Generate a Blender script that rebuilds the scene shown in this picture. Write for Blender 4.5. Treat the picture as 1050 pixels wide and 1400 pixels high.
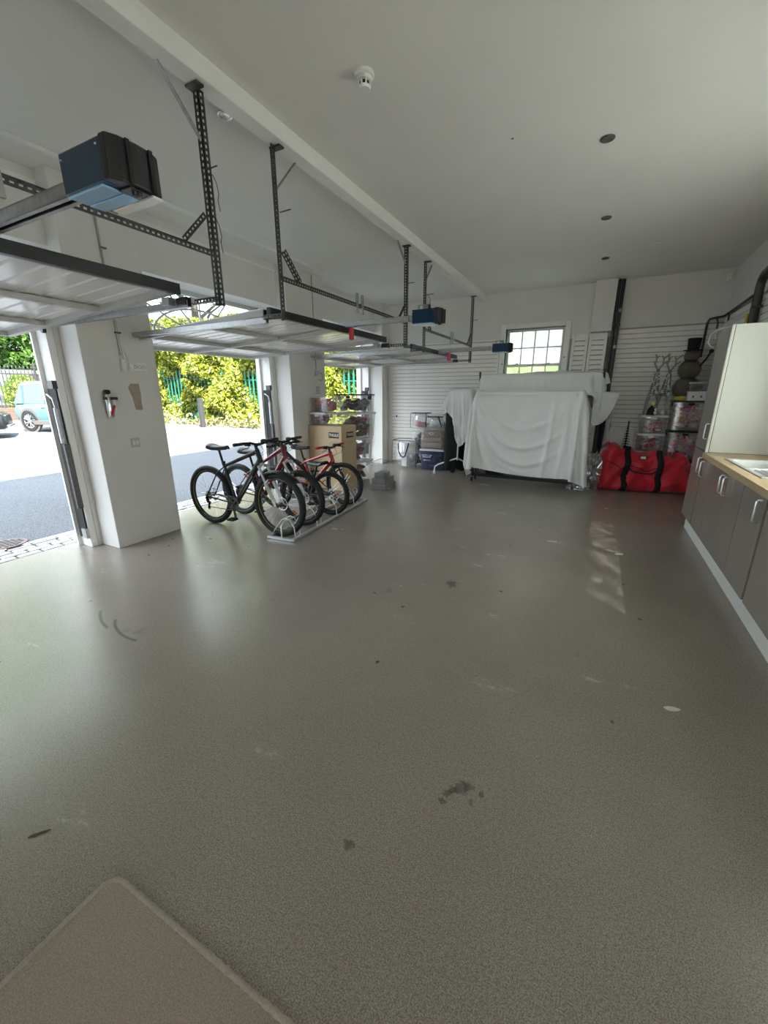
import bpy, bmesh, math, random
import numpy as np
from mathutils import Vector, Matrix, Euler
random.seed(7); rng = np.random.default_rng(7)
PI = math.pi
for o in list(bpy.data.objects): bpy.data.objects.remove(o)
SC = bpy.context.scene
COL = SC.collection

# ------------------------------------------------------------------ camera
cam = bpy.data.cameras.new('camera'); camo = bpy.data.objects.new('camera', cam); COL.objects.link(camo)
cam.sensor_fit = 'VERTICAL'; cam.sensor_height = 36.0; cam.lens = 36.0*553.6/1400; cam.clip_start = .02; cam.clip_end = 300
yaw, pit, rol = math.radians(27.28), math.radians(16.34), math.radians(-.2)
fw = Vector((-math.sin(yaw)*math.cos(pit), math.cos(yaw)*math.cos(pit), -math.sin(pit)))
r0 = Vector((math.cos(yaw), math.sin(yaw), 0)); u0 = r0.cross(fw)
rt = r0*math.cos(rol)+u0*math.sin(rol); up = -r0*math.sin(rol)+u0*math.cos(rol)
camo.matrix_world = Matrix(((rt.x, up.x, -fw.x, 0), (rt.y, up.y, -fw.y, 0), (rt.z, up.z, -fw.z, 1.5), (0, 0, 0, 1)))
SC.camera = camo

# ------------------------------------------------------------------ light
SC.view_settings.view_transform = 'Standard'; SC.view_settings.look = 'None'
SC.view_settings.gamma = 1; SC.view_settings.use_curve_mapping = False
SC.view_settings.exposure = 1.12
W = bpy.data.worlds.new('sky'); SC.world = W; W.use_nodes = True
wn = W.node_tree.nodes; wl = W.node_tree.links
bg = wn['Background']; bg.inputs[0].default_value = (.80, .905, 1.0, 1); bg.inputs[1].default_value = 3.0
sun = bpy.data.lights.new('sun', 'SUN'); suno = bpy.data.objects.new('sun', sun); COL.objects.link(suno)
sun.energy = 17; sun.angle = .01; sun.color = (1, .96, .88)
suno.rotation_euler = Vector((-.8, .5, -1.15)).to_track_quat('-Z', 'Y').to_euler()
suno.location = (12, -8, 16)
def portal(loc, rot, w, h):
    a = bpy.data.lights.new('window_portal', 'AREA'); ao = bpy.data.objects.new('window_portal', a); COL.objects.link(ao)
    a.shape = 'RECTANGLE'; a.size = w; a.size_y = h; a.cycles.is_portal = True; ao.location = loc; ao.rotation_euler = rot
portal((.5, -2.99, 1.25), (PI/2, 0, 0), 1.4, 2.5)  # sky sampling for the added glazing behind the camera
for y0, y1 in ((-.05, 2.12), (2.9, 4.98), (5.9, 7.95)):          # light portals in the three open doorways
    a = bpy.data.lights.new('doorway_portal', 'AREA'); ao = bpy.data.objects.new('doorway_portal', a); COL.objects.link(ao)
    a.shape = 'RECTANGLE'; a.size = y1-y0; a.size_y = 2.7; a.cycles.is_portal = True
    ao.location = (-4.7, (y0+y1)/2, 1.35); ao.rotation_euler = (PI/2, 0, -PI/2)
SC.cycles.max_bounces = 10; SC.cycles.diffuse_bounces = 6; SC.cycles.glossy_bounces = 4
SC.cycles.transparent_max_bounces = 24; SC.cycles.transmission_bounces = 6
SC.cycles.sample_clamp_indirect = 6; SC.cycles.caustics_reflective = False; SC.cycles.caustics_refractive = False
SC.cycles.use_denoising = True

# ------------------------------------------------------------------ materials
def nt(name):
    m = bpy.data.materials.new(name); m.use_nodes = True
    n = m.node_tree.nodes; return m, n, m.node_tree.links, n['Principled BSDF'], n['Material Output']
def rampset(r, stops):
    e = r.color_ramp.elements
    while len(e) < len(stops): e.new(.5)
    for k, (p, c) in enumerate(stops): e[k].position = p; e[k].color = (*c, 1)
MC = {}
def pm(name, col, rough=.5, metal=0, var=.08, scale=12, bump=0, bscale=60, alpha=None, spec=.5, coat=0, sheen=0):
    if name in MC: return MC[name]
    m, n, l, b, out = nt(name)
    tc = n.new('ShaderNodeTexCoord'); no = n.new('ShaderNodeTexNoise')
    no.inputs['Scale'].default_value = scale; no.inputs['Detail'].default_value = 4
    l.new(tc.outputs['Object'], no.inputs['Vector'])
    r = n.new('ShaderNodeValToRGB')
    rampset(r, [(.25, [c*(1-var) for c in col]), (.75, [min(1, c*(1+var)) for c in col])])
    l.new(no.outputs['Fac'], r.inputs['Fac']); l.new(r.outputs['Color'], b.inputs['Base Color'])
    b.inputs['Roughness'].default_value = rough; b.inputs['Metallic'].default_value = metal
    b.inputs['Specular IOR Level'].default_value = spec; b.inputs['Coat Weight'].default_value = coat
    b.inputs['Sheen Weight'].default_value = sheen
    if bump:
        n2 = n.new('ShaderNodeTexNoise'); n2.inputs['Scale'].default_value = bscale; n2.inputs['Detail'].default_value = 3
        l.new(tc.outputs['Object'], n2.inputs['Vector'])
        bu = n.new('ShaderNodeBump'); bu.inputs['Strength'].default_value = bump; bu.inputs['Distance'].default_value = .01
        l.new(n2.outputs['Fac'], bu.inputs['Height']); l.new(bu.outputs['Normal'], b.inputs['Normal'])
    MC[name] = m; return m
def clear(name, tint=(1, 1, 1), gloss=.12, haze=.17, hazecol=(.88, .89, .9), rough=.15):
    """thin clear plastic or glass: see-through with a sheen and a little milkiness"""
    if name in MC: return MC[name]
    m, n, l, b, out = nt(name); n.remove(b)
    t = n.new('ShaderNodeBsdfTransparent'); t.inputs[0].default_value = (*tint, 1)
    g = n.new('ShaderNodeBsdfGlossy'); g.inputs['Roughness'].default_value = rough
    d = n.new('ShaderNodeBsdfTranslucent'); d.inputs[0].default_value = (*hazecol, 1)
    d2 = n.new('ShaderNodeBsdfDiffuse'); d2.inputs[0].default_value = (*hazecol, 1)
    md = n.new('ShaderNodeMixShader'); l.new(d.outputs[0], md.inputs[1]); l.new(d2.outputs[0], md.inputs[2])
    tc = n.new('ShaderNodeTexCoord'); no = n.new('ShaderNodeTexNoise'); no.inputs['Scale'].default_value = 7
    l.new(tc.outputs['Object'], no.inputs['Vector'])
    mr = n.new('ShaderNodeMapRange'); mr.inputs['To Min'].default_value = haze*.5; mr.inputs['To Max'].default_value = haze*1.5
    l.new(no.outputs['Fac'], mr.inputs['Value'])
    m1 = n.new('ShaderNodeMixShader'); l.new(mr.outputs[0], m1.inputs[0]); l.new(t.outputs[0], m1.inputs[1]); l.new(md.outputs[0], m1.inputs[2])
    m2 = n.new('ShaderNodeMixShader'); m2.inputs[0].default_value = gloss; l.new(m1.outputs[0], m2.inputs[1]); l.new(g.outputs[0], m2.inputs[2])
    l.new(m2.outputs[0], out.inputs[0]); MC[name] = m; return m
def leafmat(name, stops, trans=.35):
    m, n, l, b, out = nt(name)
    ge = n.new('ShaderNodeNewGeometry'); r = n.new('ShaderNodeValToRGB'); rampset(r, stops)
    l.new(ge.outputs['Random Per Island'], r.inputs['Fac']); l.new(r.outputs['Color'], b.inputs['Base Color'])
    b.inputs['Roughness'].default_value = .4
    t = n.new('ShaderNodeBsdfTranslucent'); l.new(r.outputs['Color'], t.inputs[0])
    mx = n.new('ShaderNodeMixShader'); mx.inputs[0].default_value = trans
    l.new(b.outputs[0], mx.inputs[1]); l.new(t.outputs[0], mx.inputs[2]); l.new(mx.outputs[0], out.inputs[0])
    return m
def floor_mat():
    m, n, l, b, out = nt('grey_floor_paint')
    tc = n.new('ShaderNodeTexCoord')
    def noise(s, d=4, rgh=.6, sc=None):
        x = n.new('ShaderNodeTexNoise'); x.inputs['Scale'].default_value = s; x.inputs['Detail'].default_value = d; x.inputs['Roughness'].default_value = rgh
        if sc:
            mp = n.new('ShaderNodeMapping'); mp.inputs['Scale'].default_value = sc; l.new(tc.outputs['Object'], mp.inputs[0]); l.new(mp.outputs[0], x.inputs['Vector'])
        else: l.new(tc.outputs['Object'], x.inputs['Vector'])
        return x
    def mixc(fac, a, c, t='MIX'):
        x = n.new('ShaderNodeMix'); x.data_type = 'RGBA'; x.blend_type = t
        if hasattr(fac, 'links'): l.new(fac, x.inputs[0])
        else: x.inputs[0].default_value = fac
        for s, k in ((a, 6), (c, 7)):
            if hasattr(s, 'links'): l.new(s, x.inputs[k])
            else: x.inputs[k].default_value = (*s, 1)
        return x.outputs[2]
    big = noise(.55, 5); rb = n.new('ShaderNodeValToRGB'); rampset(rb, [(.3, (.252, .219, .187)), (.7, (.33, .29, .25))]); l.new(big.outputs['Fac'], rb.inputs[0])
    grain = noise(250, 2, .75); rg = n.new('ShaderNodeValToRGB'); rampset(rg, [(.34, (.42, .40, .38)), (.5, (1, 1, 1)), (.66, (1.5, 1.5, 1.48))]); l.new(grain.outputs['Fac'], rg.inputs[0])
    c = mixc(.85, rb.outputs[0], rg.outputs[0], 'MULTIPLY')
    g2 = noise(75, 3, .7); rg2 = n.new('ShaderNodeValToRGB'); rampset(rg2, [(.32, (.62, .60, .57)), (.5, (1, 1, 1)), (.68, (1.25, 1.24, 1.22))]); l.new(g2.outputs['Fac'], rg2.inputs[0])
    c = mixc(.42, c, rg2.outputs[0], 'MULTIPLY')
    st = noise(3.3, 3, .55); rs = n.new('ShaderNodeValToRGB'); rampset(rs, [(.0, (1, 1, 1)), (.69, (1, 1, 1)), (.78, (.55, .52, .46))]); l.new(st.outputs['Fac'], rs.inputs[0])
    c = mixc(.55, c, rs.outputs[0], 'MULTIPLY')
    vo = n.new('ShaderNodeTexVoronoi'); vo.inputs['Scale'].default_value = 3.1; l.new(tc.outputs['Object'], vo.inputs['Vector'])
    rv = n.new('ShaderNodeValToRGB'); rampset(rv, [(.0, (.25, .24, .22)), (.035, (.3, .28, .25)), (.05, (1, 1, 1))]); l.new(vo.outputs['Distance'], rv.inputs[0])
    c = mixc(.75, c, rv.outputs[0], 'MULTIPLY')
    # pale worn streaks
    sk = noise(1.2, 5, .7, (1.2, 3.0, 1)); rk = n.new('ShaderNodeValToRGB'); rampset(rk, [(.60, (0, 0, 0)), (.85, (.8, .8, .8))]); l.new(sk.outputs['Fac'], rk.inputs[0])
    c = mixc(rk.outputs[0], c, (.39, .375, .34))
    # three old oil spots in the middle of the floor
    sep = n.new('ShaderNodeSeparateXYZ'); l.new(tc.outputs['Object'], sep.inputs[0])
    wob = noise(45, 3)
    for (x, y, r) in ((-.345, 1.15, .016), (-.325, 1.21, .02), (-.30, 1.23, .030), (-.335, 1.185, .022), (-.27, 1.25, .02), (-.22, 1.24, .014), (-.245, 1.19, .012), (-.58, .85, .02), (-.9, 2.95, .05), (-.88, 2.9, .03)):
        vm = n.new('ShaderNodeVectorMath'); vm.operation = 'DISTANCE'; l.new(tc.outputs['Object'], vm.inputs[0]); vm.inputs[1].default_value = (x, y, 0)
        ma = n.new('ShaderNodeMath'); ma.operation = 'MULTIPLY_ADD'; l.new(wob.outputs['Fac'], ma.inputs[0]); ma.inputs[1].default_value = r*3.0; l.new(vm.outputs['Value'], ma.inputs[2])
        mr = n.new('ShaderNodeMapRange'); mr.inputs['From Min'].default_value = r*2.1; mr.inputs['From Max'].default_value = r*2.6; mr.inputs['To Min'].default_value = .62; mr.inputs['To Max'].default_value = 0
        l.new(ma.outputs[0], mr.inputs['Value']); c = mixc(mr.outputs[0], c, (.075, .07, .055))
    # two curved tyre scuffs near the first doorway
    for (cx_, cy_, r_, x0_, x1_) in ((-2.63, 1.95, .69, -3.02, -2.74), (-2.50, 1.78, .52, -2.80, -2.42)):
        vm = n.new('ShaderNodeVectorMath'); vm.operation = 'DISTANCE'; l.new(tc.outputs['Object'], vm.inputs[0]); vm.inputs[1].default_value = (cx_, cy_, 0)
        sb_ = n.new('ShaderNodeMath'); sb_.operation = 'SUBTRACT'; l.new(vm.outputs['Value'], sb_.inputs[0]); sb_.inputs[1].default_value = r_
        ab = n.new('ShaderNodeMath'); ab.operation = 'ABSOLUTE'; l.new(sb_.outputs[0], ab.inputs[0])
        m1 = n.new('ShaderNodeMapRange'); m1.inputs['From Min'].default_value = .004; m1.inputs['From Max'].default_value = .014; m1.inputs['To Min'].default_value = .7; m1.inputs['To Max'].default_value = 0; l.new(ab.outputs[0], m1.inputs['Value'])
        a_ = n.new('ShaderNodeMath'); a_.operation = 'GREATER_THAN'; l.new(sep.outputs['X'], a_.inputs[0]); a_.inputs[1].default_value = x0_
        b_ = n.new('ShaderNodeMath'); b_.operation = 'LESS_THAN'; l.new(sep.outputs['X'], b_.inputs[0]); b_.inputs[1].default_value = x1_
        c_ = n.new('ShaderNodeMath'); c_.operation = 'LESS_THAN'; l.new(sep.outputs['Y'], c_.inputs[0]); c_.inputs[1].default_value = cy_
        for q_ in (a_, b_, c_):
            t_ = n.new('ShaderNodeMath'); t_.operation = 'MULTIPLY'; l.new(m1.outputs[0], t_.inputs[0]); l.new(q_.outputs[0], t_.inputs[1]); m1 = t_
        c = mixc(m1.outputs[0], c, (.06, .06, .058))
    l.new(c, b.inputs['Base Color'])
    rr = n.new('ShaderNodeMapRange'); rr.inputs['To Min'].default_value = .14; rr.inputs['To Max'].default_value = .34; l.new(sk.outputs['Fac'], rr.inputs['Value'])
    l.new(rr.outputs[0], b.inputs['Roughness'])
    bu = n.new('ShaderNodeBump'); bu.inputs['Strength'].default_value = .25; bu.inputs['Distance'].default_value = .0015
    l.new(grain.outputs['Fac'], bu.inputs['Height']); l.new(bu.outputs['Normal'], b.inputs['Normal'])
    b.inputs['Specular IOR Level'].default_value = .55
    return m
def speck_mat(name, a, c, scale=180, rough=.9, patch=None):
    m, n, l, b, out = nt(name); tc = n.new('ShaderNodeTexCoord')
    no = n.new('ShaderNodeTexNoise'); no.inputs['Scale'].default_value = scale; no.inputs['Detail'].default_value = 3; no.inputs['Roughness'].default_value = .8
    l.new(tc.outputs['Object'], no.inputs['Vector']); r = n.new('ShaderNodeValToRGB'); rampset(r, [(.38, a), (.62, c)])
    l.new(no.outputs['Fac'], r.inputs[0])
    n2 = n.new('ShaderNodeTexNoise'); n2.inputs['Scale'].default_value = .4; n2.inputs['Detail'].default_value = 5; l.new(tc.outputs['Object'], n2.inputs['Vector'])
    r2 = n.new('ShaderNodeValToRGB'); rampset(r2, [(.3, (.82, .82, .82)), (.7, (1, 1, 1))]); l.new(n2.outputs['Fac'], r2.inputs[0])
    mx = n.new('ShaderNodeMix'); mx.data_type = 'RGBA'; mx.blend_type = 'MULTIPLY'; mx.inputs[0].default_value = 1
    l.new(r.outputs[0], mx.inputs[6]); l.new(r2.outputs[0], mx.inputs[7]); l.new(mx.outputs[2], b.inputs['Base Color'])
    b.inputs['Roughness'].default_value = rough
    bu = n.new('ShaderNodeBump'); bu.inputs['Strength'].default_value = .4; bu.inputs['Distance'].default_value = .004
    l.new(no.outputs['Fac'], bu.inputs['Height']); l.new(bu.outputs['Normal'], b.inputs['Normal'])
    return m
def wood_mat(name, a, c, axis_scale=(14, 1.2, 14), rough=.4):
    m, n, l, b, out = nt(name); tc = n.new('ShaderNodeTexCoord'); mp = n.new('ShaderNodeMapping'); mp.inputs['Scale'].default_value = axis_scale
    no = n.new('ShaderNodeTexNoise'); no.inputs['Scale'].default_value = 3; no.inputs['Detail'].default_value = 6
    l.new(tc.outputs['Object'], mp.inputs[0]); l.new(mp.outputs[0], no.inputs['Vector']); r = n.new('ShaderNodeValToRGB'); rampset(r, [(.3, a), (.7, c)])
    l.new(no.outputs['Fac'], r.inputs[0]); l.new(r.outputs[0], b.inputs['Base Color']); b.inputs['Roughness'].default_value = rough
    return m

M = dict(
 wall=pm('white_wall_paint', (.72, .70, .67), .75, var=.04, scale=2.5, bump=.12, bscale=30),
 ceil=pm('white_ceiling_paint', (.76, .74, .715), .8, var=.03, scale=1.2, bump=.06, bscale=40),
 trim=pm('white_gloss_paint', (.80, .79, .76), .4, var=.03),
 slat=pm('cream_white_slats', (.82, .79, .74), .45, var=.04, scale=5),
 slatback=pm('shadow_gap_board', (.35, .33, .30), .8),
 galv=pm('galvanised_steel', (.42, .42, .42), .38, .85, var=.18, scale=30),
 darkmetal=pm('dark_perforated_steel', (.085, .083, .08), .45, .7, var=.25, scale=30),
 black=pm('black_rubber', (.007, .007, .0075), .7, var=.2),
 blackpl=pm('black_plastic', (.012, .012, .013), .4, var=.15),
 white=pm('white_plastic', (.78, .78, .76), .35, var=.03),
 doorskin=pm('white_door_board', (.93, .92, .89), .2, var=.03, scale=6, bump=.08, bscale=25),
 doorframe=pm('white_steel_frame', (.52, .52, .50), .42, .1, var=.06),
 blue=pm('blue_lacquer', (.008, .040, .085), .28, .25, var=.08, coat=.4),
 bluelight=pm('light_blue_cover', (.25, .50, .78), .2, .3, var=.06, coat=.5),
 lens=pm('milky_lens', (.85, .83, .76), .2, var=.03),
 chrome=pm('chrome', (.75, .75, .75), .12, 1, var=.04),
 steel=pm('brushed_steel', (.78, .78, .76), .3, 1, var=.08, scale=40),
 red=pm('red_plastic', (.5, .012, .03), .35, var=.1),
 taupe=pm('taupe_gloss_door', (.31, .275, .24), .2, var=.03, coat=.3),
 panel=pm('cream_white_panel', (.80, .80, .72), .35, var=.02, scale=3),
 worktop=wood_mat('beech_worktop', (.50, .36, .20), (.62, .47, .28)),
 pipe=pm('dark_brown_pipe', (.035, .03, .027), .4, var=.2),
 carton=pm('brown_cardboard', (.56, .43, .275), .8, var=.06, scale=8),
 ink=pm('dark_brown_ink', (.045, .03, .025), .7),
 tarmac=speck_mat('grey_tarmac', (.055, .059, .070), (.185, .195, .222), 70),
 cobble=speck_mat('pale_granite', (.42, .41, .40), (.62, .61, .60), 60),
 mortar=pm('dark_joint', (.06, .058, .055), .9),
 iron=pm('dark_cast_iron', (.13, .12, .115), .6, .5, var=.3, scale=50),
 rug=speck_mat('beige_carpet', (.29, .232, .187), (.46, .378, .308), 260, .95),
 bind=pm('beige_binding', (.40, .345, .28), .9, var=.15, scale=120, bump=.5, bscale=260),
 sheet=pm('white_dust_sheet', (.84, .845, .83), .55, var=.03, scale=4, bump=.12, bscale=35),
 redbag=pm('red_nylon', (.62, .010, .028), .48, var=.10, scale=5, bump=.2, bscale=22, sheen=.2),
 cloth_black=pm('black_cloth', (.012, .012, .013), .9),
 tree=pm('tree_bark', (.07, .05, .035), .9, var=.3, scale=9, bump=.6, bscale=18),
 brick=pm('pale_brick', (.11, .065, .048), .9, var=.2, scale=14),
 render=pm('cream_render', (.55, .49, .41), .85, var=.05),
 slate=pm('roof_slate', (.25, .24, .24), .8, var=.15),
 teal=pm('green_fence_paint', (.005, .115, .085), .5, var=.12),
 post=pm('weathered_post', (.028, .027, .026), .9, var=.15, scale=15),
 plaster=pm('bare_plaster', (.42, .33, .26), .9, var=.1, scale=25, bump=.3, bscale=60),
)
M['floor'] = floor_mat()
CL = clear('clear_plastic'); CLT = clear('clear_vinyl', gloss=.2, haze=.25, rough=.2)
CLB = clear('blue_clear_plastic', (.35, .48, .8), .12, .35, (.12, .17, .36)); GL = clear('window_glass', (.95, .97, .97), .06, .02, rough=.02)
LEAFH = leafmat('laurel_leaves', [(0, (.07, .10, .012)), (.3, (.18, .22, .02)), (.65, (.32, .35, .035)), (1, (.54, .54, .17))])
LEAFD = leafmat('dark_tree_leaves', [(0, (.03, .08, .015)), (.5, (.07, .17, .03)), (1, (.17, .28, .06))])
LEAFY = leafmat('bright_tree_leaves', [(0, (.14, .26, .02)), (.5, (.30, .42, .05)), (1, (.5, .58, .12))])

# ------------------------------------------------------------------ mesh helpers
def bm_of(o):
    m = Matrix.LocRotScale(o.location, o.rotation_euler, o.scale)
    return bm_of(o.parent) @ m if o.parent else m
class MB:
    def __init__(s): s.v = []; s.f = []
    def add(s, vs, fs):
        k = len(s.v); s.v += [tuple(p) for p in vs]; s.f += [tuple(i+k for i in f) for f in fs]; return s
    def box(s, x0, x1, y0, y1, z0, z1, R=None):
        vs = [Vector((x, y, z)) for x in (x0, x1) for y in (y0, y1) for z in (z0, z1)]
        if R is not None: vs = [R @ p for p in vs]
        return s.add(vs, [(0, 1, 3, 2), (4, 6, 7, 5), (0, 4, 5, 1), (2, 3, 7, 6), (0, 2, 6, 4), (1, 5, 7, 3)])
    def bar(s, p0, p1, w, h, upv=(0, 0, 1)):
        p0, p1 = Vector(p0), Vector(p1); d = (p1-p0).normalized(); u = Vector(upv)
        if abs(d.dot(u)) > .99: u = Vector((1, 0, 0))
        a = d.cross(u).normalized()*w/2; b = a.cross(d).normalized()*h/2
        vs = [p+i*a+j*b for p in (p0, p1) for i, j in ((-1, -1), (1, -1), (1, 1), (-1, 1))]
        return s.add(vs, [(0, 1, 2, 3), (7, 6, 5, 4), (0, 4, 5, 1), (1, 5, 6, 2), (2, 6, 7, 3), (3, 7, 4, 0)])
    def tube(s, pts, r, n=8, closed=False, caps=True):
        pts = [Vector(p) for p in pts]; N = len(pts); rs = r if isinstance(r, (list, tuple)) else [r]*N
        ref = None; rings = []
        for i, p in enumerate(pts):
            a = pts[(i-1) % N] if (closed or i > 0) else p; c = pts[(i+1) % N] if (closed or i < N-1) else p
            t = (c-a).normalized()
            if ref is None: ref = Vector((0, 0, 1)) if abs(t.z) < .9 else Vector((1, 0, 0))
            u = (ref-t*ref.dot(t)).normalized(); w = t.cross(u); ref = u
            rings.append([p+(u*math.cos(2*PI*k/n)+w*math.sin(2*PI*k/n))*rs[i] for k in range(n)])
        vs = [q for rg in rings for q in rg]; fs = []
        for i in range(N if closed else N-1):
            j = (i+1) % N
            for k in range(n): fs.append((i*n+k, i*n+(k+1) % n, j*n+(k+1) % n, j*n+k))
        if caps and not closed: fs += [tuple(range(n))[::-1], tuple((N-1)*n+k for k in range(n))]
        return s.add(vs, fs)
    def lathe(s, prof, n=20, c=(0, 0, 0), ax=(0, 0, 1), cap=True):
        ax = Vector(ax).normalized(); t = Vector((1, 0, 0)) if abs(ax.x) < .9 else Vector((0, 1, 0))
        u = ax.cross(t).normalized(); w = ax.cross(u); c = Vector(c); vs = []; fs = []
        for r, z in prof: vs += [c+ax*z+(u*math.cos(2*PI*k/n)+w*math.sin(2*PI*k/n))*r for k in range(n)]
        for i in range(len(prof)-1):
            for k in range(n): fs.append((i*n+k, i*n+(k+1) % n, (i+1)*n+(k+1) % n, (i+1)*n+k))
        if cap: fs += [tuple(range(n))[::-1], tuple((len(prof)-1)*n+k for k in range(n))]
        return s.add(vs, fs)
    def prism(s, poly, h0, h1, f=lambda a, b, h: (a, b, h)):
        n = len(poly); vs = [f(a, b, h0) for a, b in poly]+[f(a, b, h1) for a, b in poly]
        return s.add(vs, [tuple(range(n))[::-1], tuple(range(n, 2*n))]+[(i, (i+1) % n, n+(i+1) % n, n+i) for i in range(n)])
    def ball(s, c, r, n=14, m=9, sc=(1, 1, 1)):
        c = Vector(c); vs = []; fs = []
        for i in range(1, m):
            a = PI*i/m
            for k in range(n): vs.append(c+Vector((sc[0]*r*math.sin(a)*math.cos(2*PI*k/n), sc[1]*r*math.sin(a)*math.sin(2*PI*k/n), sc[2]*r*math.cos(a))))
        vs += [c+Vector((0, 0, r*sc[2])), c-Vector((0, 0, r*sc[2]))]; T = len(vs)-2
        for i in range(m-2):
            for k in range(n): fs.append((i*n+k, (i+1)*n+k, (i+1)*n+(k+1) % n, i*n+(k+1) % n))
        for k in range(n): fs += [(T, k, (k+1) % n), (T+1, (m-2)*n+(k+1) % n, (m-2)*n+k)]
        return s.add(vs, fs)
    def torus(s, c, R, r, ax=(0, 1, 0), n=40, m=8, sq=1.0):
        ax = Vector(ax).normalized(); t = Vector((0, 0, 1)) if abs(ax.z) < .9 else Vector((1, 0, 0)); u = ax.cross(t).normalized(); w = ax.cross(u); c = Vector(c)
        vs = []; fs = []
        for i in range(n):
            e = u*math.cos(2*PI*i/n)+w*math.sin(2*PI*i/n)
            for k in range(m): vs.append(c+e*(R+r*math.cos(2*PI*k/m))+ax*(r*sq*math.sin(2*PI*k/m)))
        for i in range(n):
            for k in range(m): fs.append((i*m+k, ((i+1) % n)*m+k, ((i+1) % n)*m+(k+1) % m, i*m+(k+1) % m))
        return s.add(vs, fs)
    def grid(s, fn, nu, nv):
        vs = [fn(i/nu, j/nv) for i in range(nu+1) for j in range(nv+1)]
        return s.add(vs, [(i*(nv+1)+j, (i+1)*(nv+1)+j, (i+1)*(nv+1)+j+1, i*(nv+1)+j+1) for i in range(nu) for j in range(nv)])
    def build(s, name, mat, parent=None, bevel=0, smooth=None, local=False, solid=0, sub=0):
        me = bpy.data.meshes.new(name); vs = s.v
        if parent is not None and not local:
            inv = bm_of(parent).inverted(); vs = [inv @ Vector(p) for p in vs]
        me.from_pydata(vs, [], s.f)
        bm = bmesh.new(); bm.from_mesh(me); bmesh.ops.recalc_face_normals(bm, faces=bm.faces); bm.to_mesh(me); bm.free()
        me.materials.append(mat); o = bpy.data.objects.new(name, me); COL.objects.link(o); o.parent = parent
        if smooth is not None:
            me.polygons.foreach_set('use_smooth', [True]*len(me.polygons)); me.set_sharp_from_angle(angle=math.radians(smooth))
        if solid:
            q = o.modifiers.new('solid', 'SOLIDIFY'); q.thickness = solid; q.offset = 0
        if sub:
            q = o.modifiers.new('sub', 'SUBSURF'); q.levels = sub; q.render_levels = sub
        if bevel:
            q = o.modifiers.new('bevel', 'BEVEL'); q.width = bevel; q.segments = 2; q.limit_method = 'ANGLE'
        return o
def tag(o, label=None, cat=None, group=None, kind=None):
    if label: o['label'] = label
    if cat: o['category'] = cat
    if group: o['group'] = group
    if kind: o['kind'] = kind
    return o
def thing(name, label, cat, loc=(0, 0, 0), rz=0, group=None):
    o = bpy.data.objects.new(name, None); COL.objects.link(o); o.location = loc; o.rotation_euler = (0, 0, rz); o.empty_display_size = .1
    return tag(o, label, cat, group)
def struct(name, mb=None, mat=None, parent=None, **k):
    if mb is None: o = bpy.data.objects.new(name, None); COL.objects.link(o); o.parent = parent
    else: o = mb.build(name, mat, parent, **k)
    if parent is None: o['kind'] = 'structure'
    return o
def copy_tree(o, parent=None):
    c = o.copy(); COL.objects.link(c); c.parent = parent
    for ch in list(o.children): copy_tree(ch, c)
    return c
def dup(o, name, mesh_from, parent, loc=(0, 0, 0)):
    c = mesh_from.copy(); c.name = name; COL.objects.link(c); c.parent = parent; c.location = loc; return c
def B(x0, x1, y0, y1, z0, z1): return MB().box(x0, x1, y0, y1, z0, z1)
def gz(x): return .023*(-x-4.76) if x < -4.76 else 0.

# ------------------------------------------------------------------ setting
XL, XP, XO, XR, YB, YF, ZC = -4.304, -4.13, -4.76, 1.53, 8.25, -2.8, 3.24
struct('floor', B(XO+.02, XR+.3, YF-.3, YB+.3, -.15, 0), M['floor'])
ceil = struct('ceiling', B(XO, XR+.3, YF-.3, YB+.3, ZC, ZC+.12), M['ceil'])
struct('roof', B(XO, XR+.3, YF-.3, YB+.3, ZC+.12, 6.0), M['render'])
wl_ = struct('wall_left')
OP = [(-.05, 2.14), (2.92, 4.96), (5.92, 7.95)]
PIL = [(YF-.3, -.05), (2.14, 2.92), (4.96, 5.92), (7.95, YB)]
MB().box(XO, XL, YF-.3, YB+.3, 2.70, ZC).build('wall_panel', M['wall'], wl_)
for k, (a, b) in enumerate(PIL):
    f0, f1 = (a, b) if k in (0, 3) else (a+.04, b-.04)
    p = MB().box(XO, -4.42, a, b, 0, 2.70).box(-4.42, XP, f0, f1, 0, ZC)
    p.build('pillar', M['wall'], wl_, bevel=.006)
MB().bar((XL+.006, YF, 3.15), (XL+.006, YB, 3.15), .012, .03).build('ledge', M['trim'], wl_)
wb = struct('wall_back')
WX0, WX1, WZ0, WZ1 = -1.70, -.69, 1.10, 2.62
bk = MB().box(XL-.4, WX0, YB, YB+.3, 0, ZC).box(WX1, XR+.3, YB, YB+.3, 0, ZC).box(WX0, WX1, YB, YB+.3, 0, WZ0).box(WX0, WX1, YB, YB+.3, WZ1, ZC)
bk.build('wall_panel', M['wall'], wb)
MB().box(-4.03, WX0-.12, YB-.012, YB, .02, 2.44).box(.1, XR, YB-.012, YB, .02, 2.515).box(WX1+.1, .1, YB-.012, YB, .02, 2.4).build('backing_board', M['slatback'], wb)
def boards(x0, x1, z0, z1, y, pitch, parent, src={}):
    n = int((z1-z0)/pitch); key = (round(x1-x0, 3), pitch)
    for i in range(n):
        if key not in src:
            w = x1-x0
            src[key] = MB().prism([(0, 0), (-.013, .003), (-.013, pitch-.014), (-.004, pitch-.006), (0, pitch-.006)], 0, w, lambda a, b, h: (h, a, b)).build('siding_board', M['slat'], parent, local=True); o = src[key]
        else: o = src[key].copy(); COL.objects.link(o); o.parent = parent
        o.location = (x0, y-.012, z0+i*pitch)
boards(-4.03, WX0-.13, .04, 2.43, YB, .0745, wb)
boards(.12, XR-.005, .04, 2.53, YB, .0745, wb)
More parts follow.
